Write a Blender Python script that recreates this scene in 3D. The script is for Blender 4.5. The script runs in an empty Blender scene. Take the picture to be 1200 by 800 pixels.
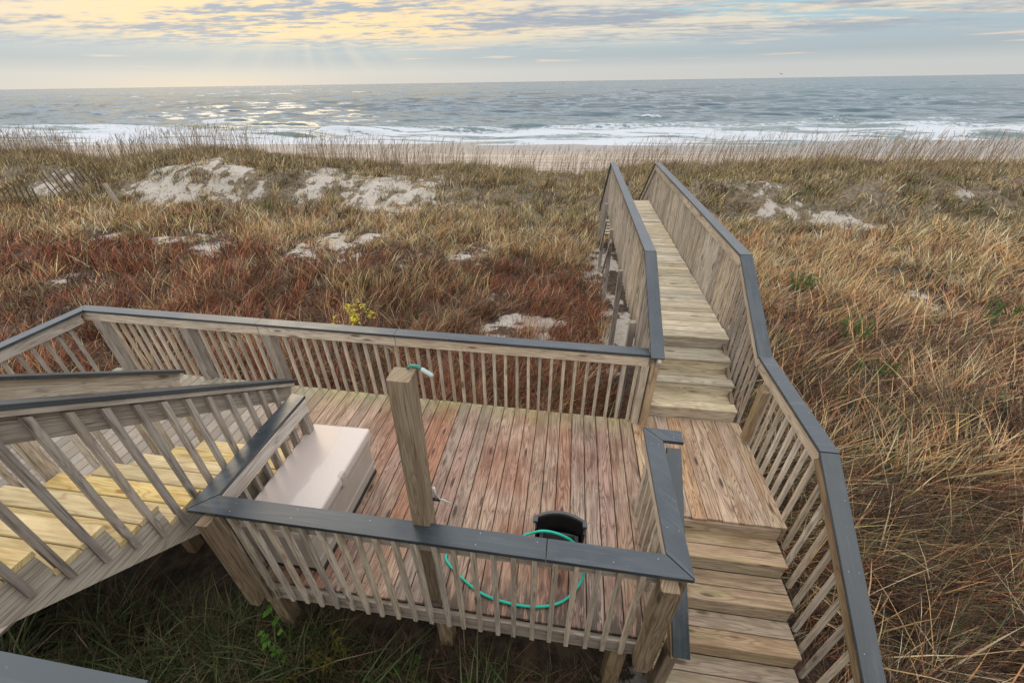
import bpy, bmesh, math, random
import numpy as np
from mathutils import Vector, Matrix
R = math.radians
random.seed(4)
scene = bpy.context.scene
COL = scene.collection

# ------------------------------------------------------------------ helpers
def tag(o, label=None, cat=None, group=None, kind=None):
    if label: o['label'] = label
    if cat: o['category'] = cat
    if group: o['group'] = group
    if kind: o['kind'] = kind
    return o

def empty(name, loc, label, cat, group=None):
    o = bpy.data.objects.new(name, None)
    COL.objects.link(o)
    o.location = loc
    o.empty_display_size = 0.1
    return tag(o, label, cat, group)

class MB:
    """collects boards, tubes and faces into one mesh; gc = (along, across, seed)"""
    def __init__(s):
        s.v = []; s.f = []; s.g = []; s.m = []; s.sm = []
    def board(s, p0, p1, w, t, up=(0, 0, 1), seed=None, ch=0.003, seg=1, mi=0, ends=True):
        p0 = Vector(p0); p1 = Vector(p1)
        d = (p1 - p0); L = d.length; d.normalize()
        up = Vector(up)
        side = d.cross(up)
        if side.length < 1e-5: side = d.cross(Vector((1, 0, 0)))
        side.normalize(); upn = side.cross(d).normalized()
        if seed is None: seed = random.random() * 100
        hw, ht = w / 2, t / 2
        ch = min(ch, hw * .6, ht * .6)
        prof = [(-hw + ch, -ht), (hw - ch, -ht), (hw, -ht + ch), (hw, ht - ch), (hw - ch, ht), (-hw + ch, ht), (-hw, ht - ch), (-hw, -ht + ch)]
        acr = [-hw, hw, hw + .002, hw + t, hw, -hw, -hw - .002, -hw - t]
        b = len(s.v)
        for i in range(seg + 1):
            q = p0 + d * (L * i / seg)
            for (a, c), ac in zip(prof, acr):
                s.v.append(q + side * a + upn * c)
                s.g.append((L * i / seg, ac, seed))
        for i in range(seg):
            for k in range(8):
                k2 = (k + 1) % 8
                s.f.append((b + i * 8 + k, b + i * 8 + k2, b + (i + 1) * 8 + k2, b + (i + 1) * 8 + k)); s.m.append(mi); s.sm.append(False)
        if ends:
            s.f.append(tuple(b + k for k in range(7, -1, -1))); s.m.append(mi); s.sm.append(False)
            e = b + seg * 8
            s.f.append(tuple(e + k for k in range(8))); s.m.append(mi); s.sm.append(False)
        return s
    def poly(s, pts, ext, seed=None, mi=0):
        """extrude polygon (list of 3D points) by vector ext"""
        if seed is None: seed = random.random() * 100
        b = len(s.v); n = len(pts); ext = Vector(ext)
        pts = [Vector(p) for p in pts]
        d = (pts[1] - pts[0]).normalized()
        for off in (Vector((0, 0, 0)), ext):
            for p in pts:
                s.v.append(p + off)
                r = p - pts[0]
                s.g.append((r.dot(d), (r - d * r.dot(d)).length + off.length, seed))
        s.f.append(tuple(b + k for k in range(n - 1, -1, -1))); s.m.append(mi); s.sm.append(False)
        s.f.append(tuple(b + n + k for k in range(n))); s.m.append(mi); s.sm.append(False)
        for k in range(n):
            k2 = (k + 1) % n
            s.f.append((b + k, b + k2, b + n + k2, b + n + k)); s.m.append(mi); s.sm.append(False)
        return s
    def tube(s, pts, r, n=10, seed=0, mi=0, cap=True):
        pts = [Vector(p) for p in pts]
        b = len(s.v); m = len(pts); prev = None; al = 0
        for i, p in enumerate(pts):
            d = (pts[min(i + 1, m - 1)] - pts[max(i - 1, 0)]).normalized()
            if prev is None:
                a = d.orthogonal().normalized()
            else:
                a = (prev - d * prev.dot(d)).normalized()
            prev = a; c = d.cross(a)
            rr = r[i] if isinstance(r, (list, tuple)) else r
            if i: al += (p - pts[i - 1]).length
            for k in range(n):
                t = 2 * math.pi * k / n
                s.v.append(p + (a * math.cos(t) + c * math.sin(t)) * rr)
                s.g.append((al, rr * t, seed))
        for i in range(m - 1):
            for k in range(n):
                k2 = (k + 1) % n
                s.f.append((b + i * n + k, b + i * n + k2, b + (i + 1) * n + k2, b + (i + 1) * n + k)); s.m.append(mi); s.sm.append(True)
        if cap:
            s.f.append(tuple(b + k for k in range(n - 1, -1, -1))); s.m.append(mi); s.sm.append(False)
            s.f.append(tuple(b + (m - 1) * n + k for k in range(n))); s.m.append(mi); s.sm.append(False)
        return s
    def mesh(s, name, mats):
        me = bpy.data.meshes.new(name)
        me.from_pydata([tuple(v) for v in s.v], [], s.f)
        a = me.attributes.new('gc', 'FLOAT_VECTOR', 'POINT')
        a.data.foreach_set('vector', np.array(s.g, 'f').ravel())
        for m in (mats if isinstance(mats, (list, tuple)) else [mats]): me.materials.append(m)
        me.polygons.foreach_set('material_index', s.m)
        me.polygons.foreach_set('use_smooth', s.sm)
        me.update()
        return me
    def build(s, name, mats, parent=None, origin=None):
        if origin is None and parent is not None: origin = parent.location
        if origin is not None:
            oo = Vector(origin); s.v = [Vector(v) - oo for v in s.v]
        o = bpy.data.objects.new(name, s.mesh(name, mats))
        COL.objects.link(o)
        if parent is not None: o.parent = parent
        elif origin is not None: o.location = origin
        return o

def from_bm(bm, name, mat, parent=None, loc=None, smooth=False):
    me = bpy.data.meshes.new(name); bm.to_mesh(me); bm.free()
    me.materials.append(mat)
    if smooth: me.polygons.foreach_set('use_smooth', [True] * len(me.polygons))
    o = bpy.data.objects.new(name, me); COL.objects.link(o)
    if parent is not None: o.parent = parent
    if loc is not None: o.location = loc
    return o

# value noise for shapes laid out in numpy
def _h(ix, iy, s):
    n = (ix.astype(np.int64) * 374761393 + iy.astype(np.int64) * 668265263 + s * 1442695041) & 0xffffffff
    n = ((n ^ (n >> 13)) * 1274126177) & 0xffffffff
    n = n ^ (n >> 16)
    return (n & 0xffff) / 65535.0
def vn(x, y, s=0):
    x = np.asarray(x, float); y = np.asarray(y, float)
    ix = np.floor(x); iy = np.floor(y); fx = x - ix; fy = y - iy
    fx = fx * fx * (3 - 2 * fx); fy = fy * fy * (3 - 2 * fy)
    a = _h(ix, iy, s); b = _h(ix + 1, iy, s); c = _h(ix, iy + 1, s); d = _h(ix + 1, iy + 1, s)
    return (a * (1 - fx) + b * fx) * (1 - fy) + (c * (1 - fx) + d * fx) * fy
def fbm(x, y, s=0, o=4):
    r = 0; a = .5; t = 0
    for i in range(o):
        r = r + a * vn(x * 2 ** i, y * 2 ** i, s + i * 17); t += a; a *= .5
    return r / t
def ss(a, b, x):
    t = np.clip((x - a) / (b - a), 0, 1); return t * t * (3 - 2 * t)

#TERRAIN
SEA = -4.2
CX_ = np.array([-60, -37, -33, -29.5, -25.5, -21.3, -17.5, -13.3, -8.2, -3.3, .4, 3.9, 7.7, 11.6, 15.4, 19, 21, 40])
CZ_ = np.array([.1, .17, .25, -.38, .20, .50, .15, -.19, -.40, -.55, -.90, -.36, -.15, .05, .03, -.02, 0, .0]) - .36
def terrain(x, y):
    x = np.asarray(x, float); y = np.asarray(y, float)
    yy = np.clip(y, 17, 31)
    xs = x * 24 / yy
    crest = np.interp(xs, CX_, CZ_)
    crest = crest + .22 * (fbm(x * .5, y * .35, 5) - .5)
    val = -1.12 - .16 * ss(4, 12, y) - .25 * ss(12, 17, y) * ss(-30, 20, x) + .46 * (fbm(x * .24, y * .24, 9) - .5) * ss(5, 8, y) + .30 * (fbm(x * .7, y * .7, 3) - .5)
    val = val * (1 - .0) 
    front = 19.6 + 1.2 * (vn(x * .12, 0 * y, 21) - .5) + .9 * (fbm(x * .5, y * .1, 22) - .5)
    up = ss(0, 1, (y - front + 1.5) / 2.7)
    rough = .42 * (fbm(x * .85, y * .85, 31, 4) - .5) * ss(0, .4, up) * (1 - .5 * ss(23, 25, y))
    h = val + (crest - val) * up + rough
    beach = -2.75 - (y - 31) * .043 + .03 * (fbm(x * .25, y * 1.5, 41) - .5)
    dn = ss(25, 31.5, y)
    h = h * (1 - dn) + beach * dn
    return h
# hollows and faces of bare sand between the grasses: x, y, half width, half depth
SAND = []
SAND = [(-21.62, 19.39, 1.63, 1.0, 0.9), (-19.58, 19.48, 2.84, 1.98, 1.0), (-17.35, 19.52, 2.29, 1.42, 1.0), (-18.45, 18.66, 3.43, 0.77, 0.95), (-19.53, 18.09, 1.88, 1.07, 0.7), (-12.57, 20.98, 1.13, 2.46, 1.0), (-10.08, 20.27, 1.4, 2.6, 1.0), (-8.07, 20.64, 1.8, 2.6, 1.0), (-8.44, 18.55, 2.37, 1.73, 1.0), (-27.54, 18.93, 1.83, 1.14, 0.8), (-30.61, 20.13, 0.98, 0.5, 0.4), (-17.29, 12.53, 0.48, 1.07, 0.8), (-14.67, 13.03, 1.09, 0.76, 0.8), (-12.46, 12.08, 0.81, 1.04, 0.8), (-7.93, 12.63, 1.44, 1.47, 0.9), (-3.37, 12.55, 0.63, 1.28, 0.6), (-1.05, 7.86, 0.93, 0.86, 0.95), (1.18, 8.47, 0.47, 2.03, 1), (0.96, 12.65, 0.55, 2.3, 0.9), (10.21, 18.42, 2.54, 0.76, 0.95), (5.45, 9.93, 0.46, 1.02, 0.6), (8.45, 10.4, 0.83, 0.85, 0.55), (16.25, 20.09, 0.68, 0.4, 0.8), (16.06, 21.71, 1.16, 1.24, 0.4), (18.92, 22.5, 1.18, 1.67, 0.4), (-1.46, 24.26, 1.0, 2.3, 0.5), (-14.48, 8.91, 0.57, 0.61, 0.6), (-12.53, 7.58, 0.24, 0.39, 0.6), (-5.03, 11.86, 0.79, 0.81, 0.4), (-0.06, 10.71, 0.61, 0.9, 0.5), (-2.14, 9.92, 0.48, 0.56, 0.4), (7.67, 19.96, 0.85, 1.1, 0.5), (-2.89, 8.33, 0.42, 0.47, 0.3)]
def sandmask(x, y):
    x = np.asarray(x, float); y = np.asarray(y, float)
    m = np.zeros_like(x); fb2 = fbm(x * 2.3, y * 2.3, 57)
    wx = (fbm(x * .9, y * .9, 51) - .5) * 1.9; wy = (fbm(x * .9 + 9, y * .9, 52) - .5) * 1.5
    for (cx, cy, a, b, s) in SAND:
        k = min(1.0, a / 1.5 + .25)
        d = np.sqrt(((x + wx * k - cx) / a) ** 2 + ((y + wy * k - cy) / b) ** 2) + 1.1 * (fb2 - .5)
        m = np.maximum(m, s * (1 - ss(.55, 1.3, d)))
    m = m * (.30 + .70 * ss(.36, .50, fbm(x * 2.1 + 5, y * 2.1, 58, 4)))
    m = np.maximum(m, ss(26.6, 28.5, y))
    return m
#ENDTERRAIN

# ------------------------------------------------------------------ materials
class NT:
    def __init__(s, name, world=False):
        if world:
            s.mat = bpy.data.worlds.new(name)
        else:
            s.mat = bpy.data.materials.new(name)
        s.mat.use_nodes = True
        s.t = s.mat.node_tree; s.t.nodes.clear()
    def n(s, typ, **kw):
        nd = s.t.nodes.new(typ)
        ins = kw.pop('ins', {})
        for k, v in kw.items(): setattr(nd, k, v)
        for k, v in ins.items():
            sock = nd.inputs[k]
            if isinstance(v, bpy.types.NodeSocket): s.t.links.new(v, sock)
            else: sock.default_value = v
        return nd
    def math(s, op, a, b=None, c=None, clamp=False):
        nd = s.t.nodes.new('ShaderNodeMath'); nd.operation = op; nd.use_clamp = clamp
        for i, v in enumerate((a, b, c)):
            if v is None: continue
            if isinstance(v, bpy.types.NodeSocket): s.t.links.new(v, nd.inputs[i])
            else: nd.inputs[i].default_value = v
        return nd.outputs[0]
    def mr(s, v, a, b, c=0., d=1., smooth=True):
        nd = s.t.nodes.new('ShaderNodeMapRange'); nd.interpolation_type = 'SMOOTHSTEP' if smooth else 'LINEAR'
        s.t.links.new(v, nd.inputs[0])
        for i, q in enumerate((a, b, c, d)): nd.inputs[i + 1].default_value = q
        return nd.outputs[0]
    def mix(s, f, a, b, mode='MIX'):
        nd = s.t.nodes.new('ShaderNodeMix'); nd.data_type = 'RGBA'; nd.blend_type = mode
        for sock, v in ((nd.inputs[0], f), (nd.inputs[6], a), (nd.inputs[7], b)):
            if isinstance(v, bpy.types.NodeSocket): s.t.links.new(v, sock)
            elif isinstance(v, (int, float)): sock.default_value = v
            else: sock.default_value = (*v, 1) if len(v) == 3 else v
        return nd.outputs[2]
    def comb(s, x, y, z):
        nd = s.t.nodes.new('ShaderNodeCombineXYZ')
        for i, v in enumerate((x, y, z)):
            if isinstance(v, bpy.types.NodeSocket): s.t.links.new(v, nd.inputs[i])
            else: nd.inputs[i].default_value = v
        return nd.outputs[0]
    def noise(s, vec, scale, detail=3, rough=.55, col=False):
        nd = s.n('ShaderNodeTexNoise', ins={'Scale': scale, 'Detail': detail, 'Roughness': rough})
        if vec is not None: s.t.links.new(vec, nd.inputs['Vector'])
        return nd.outputs[1 if col else 0]
    def out(s, bsdf):
        o = s.t.nodes.new('ShaderNodeOutputMaterial'); s.t.links.new(bsdf, o.inputs[0]); return s.mat

def wood(name, light, mid, dark, ring=22, contrast=1., rough=.78, stain=None, tone=.25, fibre=1., knots=True, mould=None, patchf=None):
    m = NT(name)
    at = m.n('ShaderNodeAttribute', attribute_name='gc').outputs['Vector']
    sp = m.n('ShaderNodeSeparateXYZ', ins={0: at})
    orr = m.n('ShaderNodeObjectInfo').outputs['Random']
    seed = m.math('ADD', sp.outputs[2], m.math('MULTIPLY', orr, 57.))
    al, ac = sp.outputs[0], sp.outputs[1]
    # knots
    kv = m.comb(m.math('MULTIPLY', al, 1.9), m.math('MULTIPLY', ac, 6.5), m.math('MULTIPLY', seed, 3.7))
    vo = m.n('ShaderNodeTexVoronoi', ins={'Vector': kv, 'Scale': 1.0, 'Randomness': 1.0})
    kd = vo.outputs['Distance']
    halo = m.mr(kd, .0, .55, 1, 0)
    core = m.mr(kd, .07, .17, 1, 0)
    gv = m.comb(m.math('MULTIPLY', al, .55), m.math('MULTIPLY', ac, 7.5), m.math('MULTIPLY', seed, 7.13))
    n1 = m.noise(gv, 1.0, 2, .45)
    fz = m.noise(m.comb(m.math('MULTIPLY', al, 9), m.math('MULTIPLY', ac, 60), seed), 1.0, 2)
    bt = m.n('ShaderNodeTexWhiteNoise', noise_dimensions='1D', ins={'W': seed}).outputs['Value']
    rv = m.mr(m.math('FRACT', m.math('MULTIPLY', bt, 3.1)), 0, 1, ring * .40, ring * 1.35, False)
    ph = m.math('ADD', m.math('MULTIPLY', n1, rv), m.math('MULTIPLY', halo, 1.7 if knots else 0.))
    ph = m.math('ADD', ph, m.math('MULTIPLY', fz, .25))
    rings = m.math('PINGPONG', ph, .5)
    rings = m.math('MULTIPLY', rings, 2.)
    rr = m.mr(rings, .25, .95)
    thin = m.mr(rings, .70, 1.0, 0, .62)
    fv = m.comb(m.math('MULTIPLY', al, 3.2), m.math('MULTIPLY', ac, 110), m.math('MULTIPLY', seed, 1.3))
    fib = m.noise(fv, 1.0, 3, .6)
    c = m.mix(m.math('MULTIPLY', rr, contrast * .8), light, mid)
    c = m.mix(m.math('MULTIPLY', m.math('MULTIPLY', thin, contrast), m.mr(m.math('FRACT', m.math('MULTIPLY', bt, 5.7)), 0, 1, .25, 1., False)), c, dark)
    c = m.mix(m.mr(fib, .50, .68, 0, .70 * fibre), c, dark)
    pos = m.n('ShaderNodeNewGeometry').outputs['Position']
    blot = m.noise(m.comb(m.math('MULTIPLY', al, 3.0), m.math('MULTIPLY', ac, 12.), m.math('MULTIPLY', seed, 1.9)), 1.0, 4)
    c = m.mix(m.mr(blot, .50, .68, 0, .75), c, mid)
    c = m.mix(m.mr(blot, .46, .30, 0, .35), c, [min(1, v * 1.25) for v in light])
    if knots: c = m.mix(m.math('MULTIPLY', core, .85), c, dark)
    psp = m.n('ShaderNodeSeparateXYZ', ins={0: pos})
    if stain:
        sn = m.noise(pos, .9, 3)
        amt = m.mr(m.math('ADD', sn, m.math('MULTIPLY', bt, .22)), .50, .72, 0, .75)
        if patchf: amt = m.math('MULTIPLY', amt, patchf(m, psp))
        c = m.mix(amt, c, m.mix(1.0, c, stain, 'MULTIPLY'))
    if mould: c = mould(m, psp, pos, al, ac, seed, c)
    tn = m.mr(bt, 0, 1, 1 - tone, 1 + tone * .8, False)
    hsv = m.n('ShaderNodeHueSaturation', ins={'Color': c, 'Value': tn, 'Saturation': m.mr(m.math('FRACT', m.math('MULTIPLY', bt, 7.3)), 0, 1, .8, 1.12, False)})
    hgt = m.math('ADD', m.math('MULTIPLY', rr, -.5), m.math('MULTIPLY', fib, -.9))
    bp = m.n('ShaderNodeBump', ins={'Strength': .55, 'Distance': .0025, 'Height': hgt})
    b = m.n('ShaderNodeBsdfPrincipled', ins={'Base Color': hsv.outputs[0], 'Roughness': rough, 'Normal': bp.outputs[0], 'Specular IOR Level': .3})
    return m.out(b.outputs[0])

def deck_patch(m, psp):          # the red-brown worn stain lies across the middle of the deck
    x = m.math('ABSOLUTE', m.math('ADD', psp.outputs[0], .55))
    return m.mr(x, .9, 2.6, 1, .25)
def deck_mould(m, psp, pos, al, ac, seed, c):
    # green algae near the back edge and left; black mildew toward the front right corner
    n = m.noise(pos, 5.0, 4)
    damp = m.mr(m.noise(pos, 1.6, 4, .6), .48, .62, 0, .42)
    c = m.mix(damp, c, m.mix(1.0, c, (.50, .42, .38), 'MULTIPLY'))
    back = m.mr(m.math('ADD', psp.outputs[1], m.math('MULTIPLY', n, .5)), 3.75, 4.35, 0, .7)
    c = m.mix(back, c, (.33, .33, .15))
    left = m.mr(psp.outputs[0], -2.6, -4.2, 0, .75)
    c = m.mix(left, c, (.30, .27, .22))
    n2 = m.noise(m.comb(m.math('MULTIPLY', al, 5), m.math('MULTIPLY', ac, 18), seed), 1.0, 4, .6)
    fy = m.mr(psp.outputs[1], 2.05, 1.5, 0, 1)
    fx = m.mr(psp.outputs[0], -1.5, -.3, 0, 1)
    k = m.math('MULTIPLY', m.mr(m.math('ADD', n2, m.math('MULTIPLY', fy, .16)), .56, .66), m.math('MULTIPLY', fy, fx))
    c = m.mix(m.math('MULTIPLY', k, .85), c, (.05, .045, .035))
    spots = m.mr(m.noise(m.comb(m.math('MULTIPLY', al, 11), m.math('MULTIPLY', ac, 26), m.math('MULTIPLY', seed, 2.2)), 1.0, 2), .70, .76, 0, .7)
    return m.mix(spots, c, (.09, .06, .05))
def step_mould(m, psp, pos, al, ac, seed, c):
    n = m.noise(m.comb(m.math('MULTIPLY', al, 2.5), m.math('MULTIPLY', ac, 14), seed), 1.0, 4)
    return m.mix(m.mr(n, .5, .72, 0, .5), c, (.27, .26, .10))

M = {}
M['deck'] = wood('deck_boards', (.50, .365, .265), (.26, .155, .105), (.06, .033, .024), ring=19, contrast=.9, stain=(.66, .41, .33), tone=.26, patchf=deck_patch, mould=deck_mould, rough=.42)
M['landing'] = wood('landing_boards', (.55, .43, .30), (.32, .22, .145), (.08, .05, .034), ring=24, contrast=.95, stain=(.88, .72, .62), tone=.18, rough=.7)
M['step'] = wood('step_boards', (.47, .35, .23), (.31, .205, .13), (.10, .062, .038), ring=19, contrast=.7, tone=.2, mould=step_mould, rough=.7)
M['walk'] = wood('walkway_boards', (.60, .51, .365), (.40, .315, .21), (.13, .09, .06), ring=16, contrast=.75, tone=.28, mould=step_mould)
M['grey'] = wood('weathered_wood', (.42, .36, .295), (.27, .22, .175), (.085, .065, .05), ring=17, contrast=.6, tone=.2)
M['brown'] = wood('brown_weathered_wood', (.33, .24, .145), (.20, .135, .08), (.07, .045, .028), ring=12, tone=.2)
M['pale'] = wood('pale_rail_wood', (.58, .49, .375), (.38, .30, .22), (.11, .08, .055), ring=17, contrast=.6)
M['white'] = wood('bleached_rail_wood', (.66, .60, .52), (.45, .38, .32), (.2, .15, .12), ring=12, tone=.08)
M['slat'] = wood('fence_slats', (.13, .095, .07), (.085, .06, .045), (.04, .03, .02), ring=10, tone=.3)
M['yellow'] = wood('new_pine', (.74, .57, .27), (.57, .40, .16), (.30, .14, .05), ring=9, contrast=.75, tone=.1, fibre=.45, rough=.65)
M['postw'] = wood('post_wood', (.30, .235, .16), (.19, .135, .085), (.07, .045, .028), ring=13, contrast=.6, tone=.05)

def slate():
    m = NT('slate_cap')
    at = m.n('ShaderNodeAttribute', attribute_name='gc').outputs['Vector']
    sp = m.n('ShaderNodeSeparateXYZ', ins={0: at})
    pos = m.n('ShaderNodeNewGeometry').outputs['Position']
    f = m.noise(m.comb(m.math('MULTIPLY', sp.outputs[0], 3), m.math('MULTIPLY', sp.outputs[1], 60), sp.outputs[2]), 1.0, 3)
    b = m.noise(pos, 2.2, 4)
    c = m.mix(m.mr(b, .35, .7), (.030, .040, .047), (.048, .060, .069))
    c = m.mix(m.mr(f, .5, .8, 0, .35), c, (.13, .145, .16))
    s = m.noise(pos, 60, 2)
    c = m.mix(m.mr(s, .72, .78, 0, .5), c, (.3, .31, .32))
    w_ = m.noise(m.comb(m.math('MULTIPLY', sp.outputs[0], 1.4), m.math('MULTIPLY', sp.outputs[1], 11), sp.outputs[2]), 1.0, 5, .65)
    c = m.mix(m.mr(w_, .54, .70, 0, .45), c, (.095, .105, .11))
    c = m.mix(m.mr(w_, .42, .30, 0, .5), c, (.028, .036, .042))
    bp = m.n('ShaderNodeBump', ins={'Strength': .35, 'Distance': .002, 'Height': f})
    r = m.mr(b, .35, .65, .22, .38)
    return m.out(m.n('ShaderNodeBsdfPrincipled', ins={'Base Color': c, 'Roughness': r, 'Normal': bp.outputs[0], 'Specular IOR Level': .7}).outputs[0])
M['slate'] = slate()

def plain(name, col, rough=.5, var=.12, scale=8, metal=0, spec=.5, bump=0.):
    m = NT(name)
    pos = m.n('ShaderNodeTexCoord').outputs['Object']
    n = m.noise(pos, scale, 4)
    c = m.mix(m.mr(n, .3, .7), [v * (1 - var) for v in col], [min(1, v * (1 + var)) for v in col])
    ins = {'Base Color': c, 'Roughness': rough, 'Metallic': metal, 'Specular IOR Level': spec}
    if bump:
        ins['Normal'] = m.n('ShaderNodeBump', ins={'Strength': .4, 'Distance': bump, 'Height': m.noise(pos, scale * 4, 3)}).outputs[0]
    return m.out(m.n('ShaderNodeBsdfPrincipled', ins=ins).outputs[0])
M['screw'] = plain('screw_metal', (.55, .55, .55), .4, metal=.6)
M['nail'] = plain('nail_rust', (.06, .045, .04), .7)
M['bblack'] = plain('black_plastic', (.012, .012, .013), .38, bump=.001)
M['brim'] = plain('grey_plastic_rim', (.075, .075, .08), .5)
M['bgrey'] = plain('dusty_plastic', (.11, .11, .115), .55, var=.3)
M['hose'] = plain('green_hose', (.012, .50, .36), .38, var=.08)
M['beige'] = plain('beige_plastic', (.47, .41, .345), .55, var=.05, scale=4, bump=.0006)
M['whitep'] = plain('white_plastic', (.45, .50, .47), .4)
M['greenp'] = plain('green_plastic', (.05, .22, .16), .4)
M['house'] = plain('house_siding', (.30, .33, .36), .7)
M['birdm'] = plain('bird_feathers', (.05, .05, .05), .7)
def lid():
    m = NT('box_lid_plastic')
    pos = m.n('ShaderNodeTexCoord').outputs['Object']
    wob = m.noise(pos, 2.6, 3)
    sp = m.n('ShaderNodeSeparateXYZ', ins={0: pos})
    wet = m.mr(m.math('ADD', sp.outputs[0], m.math('MULTIPLY', m.math('SUBTRACT', wob, .5), .35)), .03, -.01, 0, 1)
    fine = m.noise(pos, 30, 4)
    c = m.mix(m.mr(fine, .3, .8, 0, .3), (.63, .555, .50), (.56, .485, .435))
    c = m.mix(m.math('MULTIPLY', wet, .8), c, (.49, .405, .36))
    r = m.mr(wet, 0, 1, .5, .3)
    return m.out(m.n('ShaderNodeBsdfPrincipled', ins={'Base Color': c, 'Roughness': r}).outputs[0])
M['lid'] = lid()

def grassmat(name, trans=.25):
    m = NT(name)
    c = m.n('ShaderNodeAttribute', attribute_name='gcol').outputs['Color']
    d = m.n('ShaderNodeBsdfPrincipled', ins={'Base Color': c, 'Roughness': .65, 'Specular IOR Level': .25})
    t = m.n('ShaderNodeBsdfTranslucent', ins={'Color': c})
    mx = m.n('ShaderNodeMixShader', ins={0: trans, 1: d.outputs[0], 2: t.outputs[0]})
    return m.out(mx.outputs[0])
M['grass'] = grassmat('dry_grass', .12)
M['leaf'] = grassmat('leaves', .35)
M['stem'] = plain('stem', (.16, .12, .06), .8)

def groundmat():
    m = NT('dune_ground')
    pos = m.n('ShaderNodeNewGeometry').outputs['Position']
    sp = m.n('ShaderNodeSeparateXYZ', ins={0: pos})
    sand = m.n('ShaderNodeAttribute', attribute_name='sand').outputs['Fac']
    wet = m.n('ShaderNodeAttribute', attribute_name='wet').outputs['Fac']
    n1 = m.noise(pos, 7, 5, .6); n2 = m.noise(pos, 2.2, 4); n3 = m.noise(pos, 45, 3)
    litter = m.mix(m.mr(n1, .35, .7), (.032, .022, .015), (.105, .07, .045))
    litter = m.mix(m.mr(n3, .55, .8, 0, .6), litter, (.20, .15, .10))
    litter = m.mix(m.math('MULTIPLY', m.mr(sp.outputs[1], 15.5, 18), .75), litter, m.mix(m.mr(n1, .4, .6), (.27, .22, .155), (.13, .10, .065)))
    sc = m.mix(m.mr(n3, .3, .7), (.38, .34, .29), (.51, .465, .41))
    sc = m.mix(m.mr(n1, .50, .66, 0, .6), sc, (.27, .225, .175))
    k = m.mr(m.math('ADD', m.math('MULTIPLY', sand, .82), m.math('MULTIPLY', m.math('SUBTRACT', m.noise(pos, 2.6, 7, .74), .5), 2.7)), .36, .60)
    c = m.mix(k, litter, sc)
    # beach: wheel tracks and drift lines running along the shore
    bn = m.noise(m.comb(m.math('MULTIPLY', sp.outputs[0], .05), m.math('MULTIPLY', sp.outputs[1], 1.1), 0.), 1.0, 4, .65)
    bc = m.mix(m.mr(bn, .38, .62), (.33, .27, .215), (.50, .425, .35))
    bc = m.mix(m.math('MULTIPLY', wet, .75), bc, (.24, .20, .17))
    c = m.mix(m.mr(sp.outputs[1], 28, 31), c, bc)
    rg = m.mr(wet, 0, 1, .9, .25)
    hh = m.math('ADD', m.math('MULTIPLY', n1, 1.), m.math('MULTIPLY', n3, .25))
    bp = m.n('ShaderNodeBump', ins={'Strength': .7, 'Distance': .03, 'Height': hh})
    return m.out(m.n('ShaderNodeBsdfPrincipled', ins={'Base Color': c, 'Roughness': rg, 'Normal': bp.outputs[0], 'Specular IOR Level': .3}).outputs[0])
M['ground'] = groundmat()

def seamat():
    m = NT('sea_water')
    geo = m.n('ShaderNodeNewGeometry')
    pos = geo.outputs['Position']
    foam = m.n('ShaderNodeAttribute', attribute_name='foam').outputs['Fac']
    sp = m.n('ShaderNodeSeparateXYZ', ins={0: pos})
    dist = sp.outputs[1]
    def nn(sx, sy, dt=3):
        v = m.comb(m.math('MULTIPLY', sp.outputs[0], sx), m.math('MULTIPLY', sp.outputs[1], sy), 0.)
        return m.noise(v, 1.0, dt, .6, col=True)
    a = nn(.22, 1.0, 5); b = nn(.075, .16, 5); c2 = nn(.045, .032, 5); c3 = nn(.03, .005, 4)
    def sub(col, k):
        v = m.n('ShaderNodeVectorMath', operation='SUBTRACT', ins={0: col, 1: (.5, .5, .5)}).outputs[0]
        return m.n('ShaderNodeVectorMath', operation='MULTIPLY', ins={0: v, 1: (k * .6, k, 0)}).outputs[0]
    near = sub(a, 1.3); mid = sub(b, 1.8); far = sub(c2, 2.2); vfar = sub(c3, 2.4)
    f1 = m.mr(dist, 80, 170); f2 = m.mr(dist, 190, 420); f3 = m.mr(dist, 700, 2000)
    def vmix(f, x, y):
        nd = m.n('ShaderNodeMix', data_type='VECTOR', ins={0: f}); m.t.links.new(x, nd.inputs[4]); m.t.links.new(y, nd.inputs[5]); return nd.outputs[1]
    v = vmix(f1, near, mid); v = vmix(f2, v, far); v = vmix(f3, v, vfar)
    nrm = m.n('ShaderNodeVectorMath', operation='ADD', ins={0: geo.outputs['Normal'], 1: v}).outputs[0]
    nrm = m.n('ShaderNodeVectorMath', operation='NORMALIZE', ins={0: nrm}).outputs[0]
    shal = m.mr(dist, 60, 130)
    bc = m.mix(shal, (.16, .21, .20), (.045, .09, .115))
    w = m.n('ShaderNodeBsdfPrincipled', ins={'Base Color': bc, 'Roughness': .16, 'Normal': nrm, 'IOR': 1.33})
    fn = m.noise(m.comb(m.math('MULTIPLY', sp.outputs[0], .8), m.math('MULTIPLY', sp.outputs[1], 1.8), 0.), 1.0, 5, .7)
    fm = m.mr(m.math('ADD', foam, m.math('MULTIPLY', m.math('SUBTRACT', fn, .5), 1.3)), .40, .62)
    fo = m.n('ShaderNodeBsdfPrincipled', ins={'Base Color': (.50, .53, .57, 1), 'Roughness': .8})
    mx = m.n('ShaderNodeMixShader', ins={0: fm, 1: w.outputs[0], 2: fo.outputs[0]})
    return m.out(mx.outputs[0])
M['sea'] = seamat()

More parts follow.
